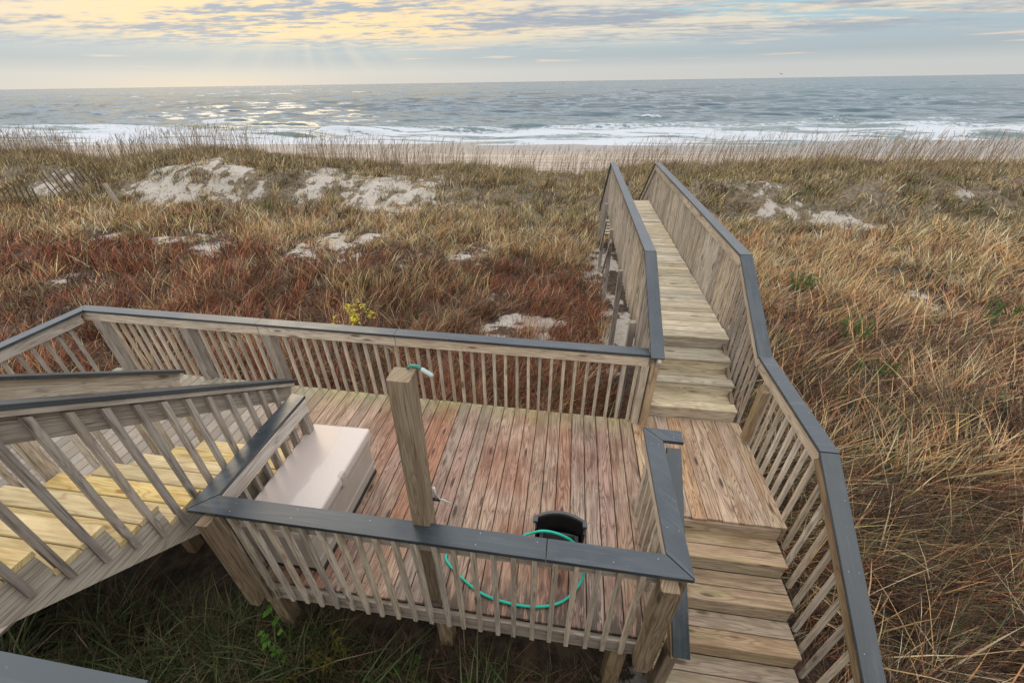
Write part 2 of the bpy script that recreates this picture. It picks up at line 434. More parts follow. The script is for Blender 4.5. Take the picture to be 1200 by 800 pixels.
# ------------------------------------------------------------------ railings
CAPW, CAPT = .14, .032
_bal = {}
def baluster_mesh(L, mat, sloped=0.):
    key = (round(L, 3), mat)
    if key not in _bal:
        mb = MB(); mb.board((0, 0, 0), (0, 0, -L), .035, .035, up=(0, 1, 0), seed=random.random() * 50, ch=.003)
        _bal[key] = mb.mesh('baluster', M[mat])
    return _bal[key]
def add_balusters(t, pts, L, mat):
    """pts: top points; every baluster its own object"""
    me = baluster_mesh(L, mat)
    for i, p in enumerate(pts):
        o = bpy.data.objects.new('baluster', me); COL.objects.link(o); o.parent = t
        o.location = Vector(p) - t.location
        o.rotation_euler = (random.uniform(-.006, .006), random.uniform(-.006, .006), random.choice((0, math.pi / 2, math.pi, -math.pi / 2)) + random.uniform(-.03, .03))
def post(t, x, y, z0, z1, w=.09, mat='grey', name='post'):
    MB().board((x, y, z0), (x, y, z1), w, w, up=(0, 1, 0), ch=.006).build(name, M[mat], t)
def screws(mb, pts):
    for (x, y, z) in pts:
        if random.random() < .35: continue
        b = len(mb.v)
        for k in range(6):
            a = k * math.pi / 3; mb.v.append(Vector((x + .003 * math.cos(a), y + .003 * math.sin(a), z + .0012))); mb.g.append((0, 0, 0))
        mb.f.append(tuple(b + k for k in range(6))); mb.m.append(1); mb.sm.append(False)
def flatcap(t, corners, z, screwpts=(), name='cap'):
    mb = MB(); mb.poly([(x, y, z - CAPT) for x, y in corners], (0, 0, CAPT))
    sp_ = []
    for (x, y) in screwpts: sp_.append((x + random.uniform(-.01, .01), y + random.uniform(-.01, .01), z))
    screws(mb, sp_)
    o = mb.build(name, [M['slate'], M['screw']], t)
    bm = bmesh.new(); bm.from_mesh(o.data)
    return o
def lin(a, b, n): return [a + (b - a) * i / (n - 1) for i in range(n)]
RG = 'grey capped wooden railings'

# front railing of the deck
t = empty('deck_railing', (-.8, 1.5, 0), 'front deck railing nearest the viewer, with the tall post rising behind its slate cap', 'railing', RG)
flatcap(t, [(-2.525, 1.435), (-.008, 1.43), (-.008, 1.57), (-2.385, 1.575)], 1.0, [(x, y) for x in (-2.2, -1.75, -1.2, -.45, -.06) for y in (1.47, 1.54)])
flatcap(t, [(-.002, 1.43), (.875, 1.425), (.735, 1.565), (-.002, 1.57)], 1.0, [(x, y) for x in (.05, .4, .68) for y in (1.47, 1.53)])
MB().board((-2.40, 1.492, .898), (.80, 1.49, .898), .13, .038, up=(0, 1, 0)).build('rail_board', M['pale'], t)
add_balusters(t, [(-2.215 + .1335 * k, 1.453, .955) for k in range(11)] + [(-.61 + .1335 * k, 1.453, .955) for k in range(10)] + [(-.87, 1.453, .955), (-.735, 1.453, .955)], 1.10, 'pale')
post(t, -2.36, 1.40, -.12, .962, .09, 'brown')
post(t, -2.31, 1.45, -.2, .955, .04, 'brown')
post(t, .735, 1.405, -.16, .962, .105, 'brown')
post(t, .80, 1.47, -.3, .955, .09, 'brown')
# left side railing by the storage box
t = empty('deck_railing', (-2.46, 2.1, 0), 'short side railing between the yellow pine stair and the storage box', 'railing', RG)
flatcap(t, [(-2.53, 1.442), (-2.39, 1.582), (-2.39, 2.70), (-2.53, 2.71)], .9995, [(-2.46 + d, y) for y in (1.8, 2.2, 2.6) for d in (-.04, .04)])
MB().board((-2.402, 1.58, .895), (-2.402, 2.68, .895), .14, .036, up=(1, 0, 0)).build('rail_board', M['white'], t)
add_balusters(t, [(-2.441, 1.66 + .135 * k, .955) for k in range(7)], 1.06, 'grey')
post(t, -2.42, 2.62, -.1, .82, .085, 'grey')
# right side railing, with the stair handrail that drops from it
t = empty('deck_railing', (.81, 2.1, 0), 'short side railing between the deck and front steps, its cap turning a corner', 'railing', RG)
flatcap(t, [(.74, 1.572), (.878, 1.432), (.878, 2.555), (.74, 2.69)], .9995, [(.81 + d, y) for y in (1.75, 2.15, 2.5) for d in (-.035, .035)])
flatcap(t, [(.745, 2.692), (.882, 2.558), (1.045, 2.553), (1.045, 2.680)], 1.0, [(.98, 2.6)])
MB().board((.775, 1.53, .895), (.775, 2.66, .895), .13, .038, up=(1, 0, 0)).build('rail_board', M['pale'], t)
add_balusters(t, [(.815, 1.60 + .135 * k, .955) for k in range(8)], 1.10, 'pale')
post(t, .86, 2.62, -.2, .96, .09, 'pale')
t = empty('stair_handrail', (.98, 1.9, 0), 'narrow slate topped handrail sloping down beside the front steps from the side railing corner', 'handrail')
MB().board((.98, 2.56, .915), (.98, 1.39, .075), .115, CAPT).build('cap', M['slate'], t)
MB().board((.93, 2.54, .865), (.93, 1.41, .02), .09, .034, up=(1, 0, 0)).build('rail_board', M['brown'], t)
post(t, .945, 1.47, -1.12, .06, .085, 'brown')
# back railing
t = empty('deck_railing', (-2.8, 3.95, 0), 'long back railing of the deck, facing the dune grass', 'railing', RG)
def yb(x, off=0.): return 3.95 - .0187 * (x + 2.755) + off + 0.0
for x0, x1, e0, e1 in ((-6.49, -3.795, -.14, 0), (-3.79, -1.97, 0, 0), (-1.965, .958, 0, 0)):
    flatcap(t, [(x0 - e0, yb(x0, -.07)), (x1, yb(x1, -.07)), (x1, yb(x1, .07)), (x0, yb(x0, .07))], 1.0, [(x, yb(x, d)) for x in lin(x0 + .3, x1 - .3, 4) for d in (-.04, .04)])
    MB().board((x0 + (.06 if e0 else .002), yb(x0, -.035), .90), (x1 - .002, yb(x1, -.035), .90), .13, .038, up=(0, 1, 0)).build('rail_board', M['pale'], t)
bx_ = [x for x in [-6.10 + .1365 * k for k in range(52)] if x < .93 and min(abs(x + 4.9), abs(x + 3.71)) > .1]
add_balusters(t, [(x, yb(x, .006), .955) for x in bx_], 1.12, 'pale')
for x in (-6.24, -4.9, -3.71, .935): post(t, x, yb(x, -.01) - (.0 if x < 0 else .01), -.2, .84, .125 if x < 0 else .085, 'grey' if x < 0 else 'pale')
# far left railing
t = empty('deck_railing', (-6.49, 2.6, 0), 'side railing running off the left edge of the photo from the deck corner', 'railing', RG)
flatcap(t, [(-6.56, .2), (-6.42, .2), (-6.352, 3.945), (-6.49, 4.088)], .9995, [(-6.48 + d, y) for y in (1.2, 2, 3, 3.7) for d in (-.04, .04)])
MB().board((-6.46, .2, .90), (-6.39, 3.9, .90), .13, .038, up=(1, 0, 0)).build('rail_board', M['grey'], t)
add_balusters(t, [(-6.50 + .018 * (.3 + .15 * k - .2), .3 + .15 * k, .955) for k in range(24)], 1.12, 'grey')
for y in (1.0, 2.4): post(t, -6.44, y, -.2, .84, .09, 'grey')

def vline(p0, p1):
    (y0, z0), (y1, z1) = p0, p1
    return lambda y: z0 + (z1 - z0) * (y - y0) / (y1 - y0)
# right railing of landing and front steps
t = empty('stair_railing', (2.16, 2.5, 0), 'long railing on the right of the landing and front steps, bending down toward the viewer', 'railing', RG)
flatcap(t, [(2.09, 2.60), (2.23, 2.60), (2.235, 3.925), (2.095, 3.925)], 1.0, [(2.16 + d, y) for y in (2.66, 3.05, 3.5, 3.85) for d in (-.035, .035)])
zl = vline((2.598, .984), (1.37, .17))
y_e = .45
o = MB(); o.board((2.155, 2.598, zl(2.598) ), (2.155, y_e, zl(y_e)), CAPW, CAPT)
screws(o, [(2.155 + d, y, zl(y) + .021) for y in (2.3, 1.9, 1.5) for d in (-.035, .035)])
o.build('cap', [M['slate'], M['screw']], t)
MB().board((2.135, 2.62, .898), (2.14, 3.93, .898), .135, .038, up=(1, 0, 0)).build('rail_board', M['pale'], t)
MB().board((2.135, 2.62, zl(2.62) - .095), (2.135, y_e, zl(y_e) - .095), .135, .038, up=(1, 0, 0)).build('rail_board', M['brown'], t)
add_balusters(t, [(2.175, 3.78 - .135 * k, .95) for k in range(9)], 1.14, 'pale')
add_balusters(t, [(2.175, 2.54 - .135 * k, zl(2.54 - .135 * k) - .03) for k in range(15)], 1.12, 'pale')
MB().poly([(2.085, 3.70, .06), (2.085, 3.70, .80), (2.085, 3.61, .76), (2.085, 3.61, .06)], (.075, 0, 0)).build('post', M['step'], t)
post(t, 2.11, 1.2, -1.1, zl(1.2) - .17, .09, 'brown')

# walkway railings: slope over the steps, level along the walkway, slope down at the far end
def walk_rail(x, out, y0, z0, label):
    t = empty('walkway_railing', (x, 8, .68), label, 'railing', 'walkway railings')
    zs = vline((5.13, 1.675), (y0, z0)); ze = vline((11.85, 1.675), (14.4, -.22))
    MB().board((x, y0, zs(y0)), (x, 5.128, 1.675), CAPW, CAPT).build('cap', M['slate'], t)
    for a, b in ((5.13, 8.45), (8.455, 11.85)):
        o = MB(); o.board((x, a, 1.675), (x, b, 1.675), CAPW, CAPT); screws(o, [(x + d, y, 1.692) for y in lin(a + .3, b - .3, 5) for d in (-.035, .035)])
        o.build('cap', [M['slate'], M['screw']], t)
    MB().board((x, 11.852, 1.675), (x, 14.4, -.22), CAPW, CAPT).build('cap', M['slate'], t)
    xi = x - out * .02; xo = x + out * .02
    for (a, za), (b, zb) in (((y0, zs(y0)), (5.12, 1.675)), ((5.12, 1.675), (8.45, 1.675)), ((8.455, 1.675), (11.85, 1.675)), ((11.85, 1.675), (14.4, -.22))):
        MB().board((xi, a, za - .088), (xi, b, zb - .088), .14, .036, up=(1, 0, 0)).build('rail_board', M['pale'], t)
    add_balusters(t, [(xo, y, zs(y) - .035) for y in [y0 + .09 + .135 * k for k in range(int((5.1 - y0 - .05) / .135))]], 1.14, 'grey')
    add_balusters(t, [(xo, 5.12 + .135 * k, 1.63) for k in range(50)], 1.14, 'pale')
    add_balusters(t, [(xo, 11.95 + .16 * k, ze(11.95 + .16 * k) - .035) for k in range(14)], 1.10, 'grey')
    return t
tR = walk_rail(2.155, 1, 3.93, .985, 'right hand railing of the narrow walkway to the beach')
tL = walk_rail(1.03, -1, 3.77, .985, 'left hand railing of the narrow walkway, starting at the deck corner')
post(tL, 1.03, 3.83, -.3, .90, .085, 'step')

# ------------------------------------------------------------------ deck, landing, steps, walkway
def nails(mb, pts, z):
    for (x, y) in pts:
        b = len(mb.v)
        for k in range(6):
            a = k * math.pi / 3; mb.v.append(Vector((x + .005 * math.cos(a), y + .005 * math.sin(a), z))); mb.g.append((0, 0, 0))
        mb.f.append(tuple(b + k for k in range(6))); mb.m.append(1); mb.sm.append(False)
t = empty('wooden_deck', (-1, 2.7, 0), 'wooden deck of worn red brown boards behind the front railing', 'deck')
mb = MB(); P_ = .1425
k = 0; x = .905
npts = []
while x > -6.45:
    xc = x - P_ / 2
    if xc > -2.52: ya = 1.512
    elif xc > -4.05: ya = 2.36
    else: ya = .3
    ye = yb(xc, -.005)
    # some courses are made of two lengths butted together
    mb.board((xc, ya + random.uniform(-.004, .004), -.014 + random.uniform(-.0012, .0012)), (xc, ye - .0 + random.uniform(-.006, .002), -.014 + random.uniform(-.0012, .0012)), P_ - random.uniform(.005, .009), .028, ch=.004)
    for yj in (1.6, 2.0, 2.4, 2.8, 3.2, 3.6, 3.85):
        if yj > ya + .05: npts += [(xc - .04, yj + random.uniform(-.01, .01)), (xc + .04, yj + random.uniform(-.01, .01))]
    x -= P_
nails(mb, npts, .0025)
mb.build('deck_floor', [M['deck'], M['nail']], t)
MB().board((-2.47, 1.491, -.115), (.87, 1.491, -.115), .17, .036, up=(0, 1, 0)).build('rim_board', M['grey'], t)
MB().board((-2.50, 1.51, -.115), (-2.50, 2.36, -.115), .17, .036, up=(1, 0, 0)).build('rim_board', M['grey'], t)
MB().board((-6.4, yb(-6.4, -.03), -.12), (.9, yb(.9, -.03), -.12), .18, .036, up=(0, 1, 0)).build('rim_board', M['grey'], t)
for yj in (1.95, 2.4, 2.85, 3.3): MB().board((-6.35 if yj > 2.4 else -2.46, yj, -.12), (.9, yj, -.12), .17, .036, up=(0, 1, 0)).build('joist', M['brown'], t)
for (px_, py_) in ((-2.42, 1.60), (-.9, 1.72), (.62, 1.6), (-2.4, 3.7), (-.6, 3.75), (-4.6, 3.8), (-6.2, 3.85), (-6.2, 1.8), (-4.1, 2.2)):
    zt = -.2
    MB().board((px_, py_, float(terrain(px_, py_)) - .2), (px_, py_, zt), .13, .13, up=(0, 1, 0), ch=.008).build('support_post', M['brown'], t)

t = empty('stair_landing', (1.5, 3.3, 0), 'small landing of long tan boards between the front steps and the walkway steps', 'landing')
mb = MB(); x = .912; npts = []
for k in range(9):
    w = .1405
    xc = x + w / 2
    mb.board((xc, 2.60 + random.uniform(-.006, .006), -.014), (xc, 3.985, -.014 + random.uniform(-.001, .001)), w - .004, .028, ch=.003)
    npts += [(xc + d, y) for y in (2.66, 3.1, 3.6) for d in (-.04, .04)]
    x += w
nails(mb, npts, .0025)
mb.build('landing_floor', [M['landing'], M['nail']], t)
MB().board((.93, 2.66, -.115), (2.15, 2.66, -.115), .17, .036, up=(0, 1, 0)).build('rim_board', M['brown'], t)
MB().board((2.16, 2.6, -.115), (2.16, 3.98, -.115), .17, .036, up=(1, 0, 0)).build('rim_board', M['brown'], t)
for y in (2.8, 3.85): MB().board((2.08, y, -1.4), (2.08, y, -.2), .09, .09, up=(0, 1, 0)).build('support_post', M['brown'], t)

def steps(t, x0, x1, noses, dirn, mat, nose_w=.285, riser=True, rt=.034):
    """noses: (y, z top). dirn = +1 when the nose faces +y"""
    for (y, z) in noses:
        mb = MB()
        w = nose_w / 2
        for j in range(2):
            yc = y - dirn * (w * (j + .5))
            mb.board((x0 + random.uniform(-.004, .004), yc, z - .017), (x1 + random.uniform(-.004, .004), yc, z - .017), w - .006, rt, ch=.006)
        mb.build('tread', M[mat], t)
    if riser:
        for i, (y, z) in enumerate(noses):
            yr = y - dirn * .022
            MB().board((x0 + .01, yr, z - .112), (x1 - .01, yr, z - .112), .145, .03, up=(0, 1, 0), ch=.004).build('riser', M[mat], t)
def stringer(t, x, w, noses, drop, dirn, mat, bottom, name='stringer'):
    """saw-toothed side board: noses sorted from top to bottom"""
    pts = []
    for (y, z) in noses:
        pts.append((x, y - dirn * .285 + dirn * .01, z - .035)); pts.append((x, y - dirn * .01, z - .035))
    pts += [(x,) + b for b in bottom]
    MB().poly(pts, (w, 0, 0)).build(name, M[mat], t)
t = empty('front_steps', (1.5, 1.8, -.5), 'flight of broad wooden steps going down toward the viewer from the landing', 'steps', 'wooden step flights')
ns = [(2.315 - .28 * k, -.172 - .177 * k) for k in range(5)]
steps(t, .955, 2.125, ns, -1, 'step')
MB().board((.955, 2.595, -.1), (2.125, 2.595, -.1), .135, .028, up=(0, 1, 0)).build('riser', M['step'], t)
for xs in (.96, 2.09):
    MB().poly([(xs, 2.62, -.2), (xs, 1.2, -1.08), (xs, 1.45, -1.1), (xs, 2.62, -.4)], (.036, 0, 0)).build('stringer', M['brown'], t)
t = empty('walkway_steps', (1.6, 4.4, .3), 'flight of four low wooden steps climbing from the landing to the walkway', 'steps', 'wooden step flights')
ns = [(3.985 + .272 * k, .17 + .17 * k) for k in range(3)]
steps(t, 1.06, 2.12, ns, -1, 'walk', nose_w=.29)
MB().board((1.07, 4.84, .575), (2.11, 4.84, .575), .145, .03, up=(0, 1, 0)).build('riser', M['walk'], t)
for xs in (1.065, 2.08):
    MB().poly([(xs, 4.03, .12), (xs, 4.9, .64), (xs, 4.9, .3), (xs, 4.03, -.1)], (.036, 0, 0)).build('stringer', M['brown'], t)
t = empty('boardwalk', (1.6, 8.3, .68), 'long narrow raised walkway of cross boards leading to the beach', 'boardwalk')
mb = MB(); y = 4.80; npts = []
while y < 11.95:
    yc = y + P_ / 2
    mb.board((1.055 + random.uniform(-.008, .008), yc, .666 + random.uniform(-.002, .002)), (2.125 + random.uniform(-.008, .008), yc + random.uniform(-.004, .004), .666 + random.uniform(-.002, .002)), P_ - random.uniform(.008, .014), .03, ch=.005)
    npts += [(1.11, yc - .03), (1.11, yc + .03), (1.6, yc), (2.07, yc - .03), (2.07, yc + .03)]
    y += P_
nails(mb, npts, .684)
mb.build('walkway_floor', [M['walk'], M['nail']], t)
for x in (1.085, 1.6, 2.10): MB().board((x, 4.86, .56), (x, 11.95, .56), .18, .036, up=(1, 0, 0)).build('joist', M['grey'], t)
for y in (5.15, 7.0, 9.4, 11.7):
    for x in (.965, 2.215):
        MB().board((x, y, float(terrain(x, y)) - .2), (x, y, .66), .09, .09, up=(0, 1, 0)).build('post', M['grey'], t)
    MB().board((.96, y + .065, .44), (2.22, y + .065, .44), .14, .036, up=(0, 1, 0)).build('crossbeam', M['grey'], t)
for y in (9.4, 11.0):
    MB().board((.915, y - .5, .55), (.915, y + .6, -.6), .09, .036, up=(1, 0, 0)).build('brace', M['grey'], t)
t = empty('beach_steps', (1.6, 13, -.3), 'steps dropping to the dune from the far end of the walkway', 'steps', 'wooden step flights')
ns = [(12.05 + .27 * k, .50 - .18 * k) for k in range(9)]
steps(t, 1.06, 2.12, [(y + .2, z) for y, z in ns], 1, 'walk', riser=False)
for xs in (1.065, 2.08): MB().poly([(xs, 11.97, .6), (xs, 11.97, .3), (xs, 14.4, -1.4), (xs, 14.6, -1.2)], (.036, 0, 0)).build('stringer', M['grey'], t)

# ------------------------------------------------------------------ stair from the upper deck
t = empty('wooden_stair', (-3.3, 1.5, 1), 'stair with bright yellow new pine treads descending from the upper deck to the lower deck', 'stair')
ns = [(.015 + .275 * k, 2.04 - .19 * k) for k in range(11)]
steps(t, -3.915, -2.655, ns[1:], 1, 'yellow', nose_w=.29, riser=False, rt=.036)
bot = [(2.80, .0), (2.34, .0), (-.1, 1.71)]
for xs in (-2.70, -3.925):
    stringer(t, xs, .038, ns, 0, 1, 'pale' if xs > -3 else 'grey', bot)
def stair_rail(x, out, label, mat, nb, bmat):
    t = empty('stair_railing', (x, 1.5, 1), label, 'railing', 'railings of the yellow pine stair')
    zc = lambda y: 1.0 + .685 * (2.91 - y)
    ya = -.05; yb_ = 2.93
    MB().board((x, ya, zc(ya) - .016), (x, yb_, zc(yb_) - .016), CAPW, CAPT).build('cap', M['slate'], t)
    MB().board((x + out * .045, ya, zc(ya) - .055), (x + out * .045, yb_ - .03, zc(yb_ - .03) - .055), .034, .038, up=(1, 0, 0)).build('trim_strip', M['pale'], t)
    MB().board((x + out * .005, ya, zc(ya) - .145), (x + out * .005, yb_ - .06, zc(yb_ - .06) - .145), .178, .038, up=(1, 0, 0)).build('rail_board', M[mat], t)
    # baluster tops are cut on the slope of the stair
    ys = [2.65 - .1485 * k for k in range(nb)]
    me_ = MB()
    a = .0175
    def bal(mb, y):
        z1 = zc(y) - .078; z0 = z1 - 1.15
        xo = x + out * .0415
        mb.poly([(xo - a, y + a, z0 - .02), (xo - a, y + a, z1 - .024), (xo - a, y - a, z1), (xo - a, y - a, z0)], (2 * a, 0, 0), seed=random.random() * 60)
    for y in ys:
        mb = MB(); bal(mb, y); mb.build('baluster', M[bmat], t)
    return t
t = stair_rail(-2.70, 1, 'nearer railing of the yellow pine stair, with weathered slanting balusters', 'grey', 18, 'grey')
t = stair_rail(-3.965, -1, 'farther railing of the yellow pine stair, its wide knotty board under a thin slate cap', 'pale', 18, 'pale')
post(t, -3.95, 2.80, .0, .92, .085, 'pale')
for y in (.5, 1.65): post(t, -3.99, y, 2.0 - .69 * y - .5, 2.3 - .69 * y + .3, .075, 'pale')

# upper deck the photo is taken from
t = empty('upper_deck', (0, -1.5, 2.04), 'upper deck railing cap crossing the bottom left corner of the photo', 'deck')
MB().poly([(-2.45, -.05, 3.008), (-.355, -.05, 3.008), (-.355, .10, 3.008), (-2.45, .10, 3.008)], (0, 0, .032)).build('cap', M['slate'], t)
MB().board((-2.4, .02, 2.93), (-.36, .02, 2.93), .13, .038, up=(0, 1, 0)).build('rail_board', M['grey'], t)
add_balusters(t, [(-2.3 + .14 * k, -.02, 2.98) for k in range(14)], 1.1, 'grey')
mb = MB()
for k in range(17): mb.board((-4.3, -.06 - .1425 * k, 2.02), (3.2, -.06 - .1425 * k, 2.02), .136, .03)
mb.build('deck_floor', M['grey'], t)
for x in (-4.2, -1.5, .6, 3.1): MB().board((x, -.25, -1.3), (x, -.25, 2.0), .14, .14, up=(0, 1, 0)).build('support_post', M['brown'], t)

# ------------------------------------------------------------------ tall post with its fittings
t = empty('wooden_post', (-.80, 1.605, 0), 'tall square weathered post rising above the front railing, its sawn top open to the weather', 'post')
mb = MB(); mb.board((-.885, 1.606, -.35), (-.815, 1.606, 2.22), .122, .122, up=(0, 1, 0), ch=.007, seg=6, seed=31.3)
o = mb.build('shaft', M['postw'], t)
bpy.context.view_layer.update()
t = empty('hose_nozzle', (-.745, 1.66, 2.2), 'small green and white hose nozzle hooked on top of the tall post', 'nozzle')
MB().tube([(-.80, 1.655, 2.225), (-.775, 1.66, 2.243), (-.745, 1.66, 2.24), (-.722, 1.66, 2.222)], [.008, .010, .011, .011], 12).build('handle', M['greenp'], t)
MB().tube([(-.730, 1.66, 2.228), (-.715, 1.66, 2.218), (-.695, 1.658, 2.206), (-.672, 1.655, 2.192), (-.662, 1.655, 2.186)], [.010, .013, .013, .014, .009], 12).build('head', M['whitep'], t)
t = empty('water_tap', (-.80, 1.68, 1.12), 'white pipe stub and small lever on the right side of the tall post', 'tap')
MB().tube([(-.768, 1.665, 1.25), (-.765, 1.67, 1.14)], .009, 10).build('pipe', M['whitep'], t)
MB().tube([(-.79, 1.66, 1.14), (-.745, 1.67, 1.12)], [.013, .011], 10).build('valve', M['bblack'], t)
MB().tube([(-.755, 1.67, 1.13), (-.715, 1.675, 1.12), (-.665, 1.675, 1.085)], .005, 8).build('lever', M['whitep'], t)

# ------------------------------------------------------------------ storage box
def rbox(x0, x1, y0, y1, z0, z1, bev, segs=3, top_in=0.):
    bm = bmesh.new(); bmesh.ops.create_cube(bm, size=1)
    for v in bm.verts:
        k = top_in if v.co.z < 0 else 0
        v.co = Vector((x0 + k if v.co.x < 0 else x1 - k, y0 + k if v.co.y < 0 else y1 - k, z0 if v.co.z < 0 else z1))
    bmesh.ops.bevel(bm, geom=list(bm.edges), offset=bev, segments=segs, profile=.6, affect='EDGES')
    return bm
t = empty('storage_box', (-2.135, 2.17, 0), 'beige plastic storage box with a pale lid in the left corner of the deck', 'storage box')
from_bm(rbox(-.275, .278, -.55, .55, .0, .488, .02, 3, .02), 'body', M['beige'], t)
from_bm(rbox(-.27, .275, -.54, .54, -.002, .035, .008, 2), 'base_strip', M['bblack'], t)
bm = rbox(-.308, .305, -.572, .572, .498, .605, .028, 4)
# the lid's front edge has a recess for the latch
l = from_bm(bm, 'lid', M['lid'], t, smooth=True)
for z_, w_ in ((.40, .010), (.16, .008)):
    from_bm(rbox(.250, .281, -.53, .53, z_, z_ + w_, .003, 2), 'moulded_ridge', M['beige'], t)
bm = rbox(.262, .309, -.04, .04, .46, .6065, .016, 4)
lt = from_bm(bm, 'latch', M['beige'], t, smooth=True)
from_bm(rbox(.298, .313, -.022, .022, .50, .58, .006, 3), 'clasp', M['beige'], lt)

# ------------------------------------------------------------------ black tub behind the hose
t = empty('hose_tub', (.09, 2.05, 0), 'black curved plastic hose tub with grey rim behind the green hose', 'hose tub')
bm = bmesh.new()
def arcpts(rw, rd, n=17):
    # D-shape: flat front, bowed back
    pts = [(-rw + 2 * rw * i / (n - 1), .075 + rd * (1 - ((-1 + 2 * i / (n - 1)) ** 2))) for i in range(n)]
    return pts
def dshell(rw0, rd0, rw1, rd1, z0, z1, th, front=-.02):
    bm = bmesh.new(); rings = []
    for (rw, rd, z) in ((rw0, rd0, z0), (rw1, rd1, z1), (rw1 - th, rd1 - th * .7, z1), (rw0 - th, rd0 - th * .7, z0)):
        a = arcpts(rw, rd)
        ring = [bm.verts.new((x, y, z)) for x, y in a]
        inn = 0 if z == z0 and False else 0
        ring = [bm.verts.new((a[0][0], front, z))] + ring + [bm.verts.new((a[-1][0], front, z))]
        rings.append(ring)
    m = len(rings[0])
    for r in range(4):
        A, B = rings[r], rings[(r + 1) % 4]
        for i in range(m - 1): bm.faces.new((A[i], A[i + 1], B[i + 1], B[i]))
    for i in (0, m - 1): bm.faces.new([rings[r][i] for r in (range(4) if i else range(3, -1, -1))])
    bmesh.ops.recalc_face_normals(bm, faces=bm.faces)
    return bm
from_bm(dshell(.195, .055, .205, .065, .0, .385, .012), 'wall', M['bblack'], t)
from_bm(dshell(.222, .080, .222, .080, .385, .412, .036, .03), 'rim', M['brim'], t)
from_bm(dshell(.165, .02, .165, .02, .02, .20, .03, -.04), 'inner_drum', M['bgrey'], t)
from_bm(rbox(-.19, .19, -.105, .06, .002, .03, .006, 2), 'base', M['bblack'], t)
from_bm(rbox(-.03, .03, -.09, -.02, .03, .17, .01, 2), 'bracket', M['bblack'], t)
hp = [(-.87, 1.93, .016), (-.85, 1.86, .016), (-.69, 1.74, .016), (-.49, 1.64, .016), (-.25, 1.60, .016), (-.03, 1.61, .016), (.14, 1.67, .016), (.25, 1.78, .02), (.305, 1.87, .06), (.30, 1.93, .19), (.225, 1.965, .335), (.11, 1.97, .43), (-.05, 1.97, .455), (-.215, 1.965, .35), (-.36, 1.96, .21), (-.54, 1.98, .09), (-.72, 2.0, .03), (-.83, 1.985, .018), (-.86, 1.94, .034)]
def smooth_path(P, n=8):
    out = []
    P = [np.array(p) for p in P]
    for i in range(len(P) - 1):
        p0 = P[max(i - 1, 0)]; p1 = P[i]; p2 = P[i + 1]; p3 = P[min(i + 2, len(P) - 1)]
        for k in range(n):
            u = k / n
            out.append(.5 * ((2 * p1) + (-p0 + p2) * u + (2 * p0 - 5 * p1 + 4 * p2 - p3) * u * u + (-p0 + 3 * p1 - 3 * p2 + p3) * u ** 3))
    out.append(P[-1]); return [tuple(p) for p in out]
#HOSE
o = MB().tube(smooth_path(hp), .0105, 12).build('garden_hose', M['hose'], None, (-.3, 1.85, 0))
tag(o, 'bright teal green garden hose looped on the deck boards behind the front railing', 'hose')

# ------------------------------------------------------------------ ground, sea
def np_mesh(name, V, F, mat, attrs=(), smooth=True, col=None, tri=None):
    """V (n,3); F (m,4) quads and optional tri (k,3)"""
    me = bpy.data.meshes.new(name)
    nq = 0 if F is None else len(F); nt = 0 if tri is None else len(tri)
    me.vertices.add(len(V)); me.vertices.foreach_set('co', np.asarray(V, 'f').ravel())
    loops = []
    if nq: loops.append(np.asarray(F, 'i').ravel())
    if nt: loops.append(np.asarray(tri, 'i').ravel())
    loops = np.concatenate(loops)
    me.loops.add(len(loops)); me.loops.foreach_set('vertex_index', loops)
    me.polygons.add(nq + nt)
    ls = np.concatenate([np.arange(nq) * 4, nq * 4 + np.arange(nt) * 3]).astype('i')
    me.polygons.foreach_set('loop_start', ls)
    me.materials.append(mat)
    if smooth: me.polygons.foreach_set('use_smooth', np.ones(nq + nt, bool))
    for an, av in attrs:
        a = me.attributes.new(an, 'FLOAT', 'POINT'); a.data.foreach_set('value', np.asarray(av, 'f'))
    if col is not None:
        a = me.attributes.new('gcol', 'FLOAT_COLOR', 'POINT'); a.data.foreach_set('color', np.asarray(col, 'f').ravel())
    me.update(calc_edges=True)
    o = bpy.data.objects.new(name, me); COL.objects.link(o); return o
def grid(nx, ny):
    i = np.arange((nx - 1) * (ny - 1)); r = i // (nx - 1); c = i % (nx - 1); a = r * nx + c
    return np.stack([a, a + 1, a + nx + 1, a + nx], 1)
def spaced(bands):
    out = []
    for a, b, st in bands: out.append(np.arange(a, b, st))
    return np.concatenate(out)
gx = spaced([(-260, -60, 10), (-60, -30, .5), (-30, -14, .22), (-14, 10, .12), (10, 26, .25), (26, 60, 1), (60, 260, 10)])
gy = spaced([(-30, -4, 2), (-4, 14, .12), (14, 24, .15), (24, 30, .4), (30, 80, .8), (80, 130, 10)])
X, Y = np.meshgrid(gx, gy)
Z = terrain(X, Y)
SM = sandmask(X, Y)
# bare hollows sit a little proud, wind-scoured and lumpy
Z = Z + SM * (Y < 17) * .05 * fbm(X * 3, Y * 3, 61)
# bare sand path at the foot of the front steps and beside them
SM = np.maximum(SM, (1 - ss(.5, 1.0, np.hypot((X - 1.1) / .9, (Y - 1.2) / .8))) * .9)
WET = ss(50, 57, Y)
V = np.stack([X.ravel(), Y.ravel(), Z.ravel()], 1)
o = np_mesh('ground', V, grid(len(gx), len(gy)), M['ground'], [('sand', SM.ravel()), ('wet', WET.ravel())])
tag(o, 'sandy dune ground running down to the beach', None, kind='structure')

# sea: rows packed towards the shore, swell and breakers rolling in along y
rng = np.random.default_rng(7)
inv = np.linspace(1 / 50., 1 / 26000., 470); rr_ = 1 / inv
th = np.linspace(R(-64), R(47), 760)
RR, TH = np.meshgrid(rr_, th, indexing='ij')
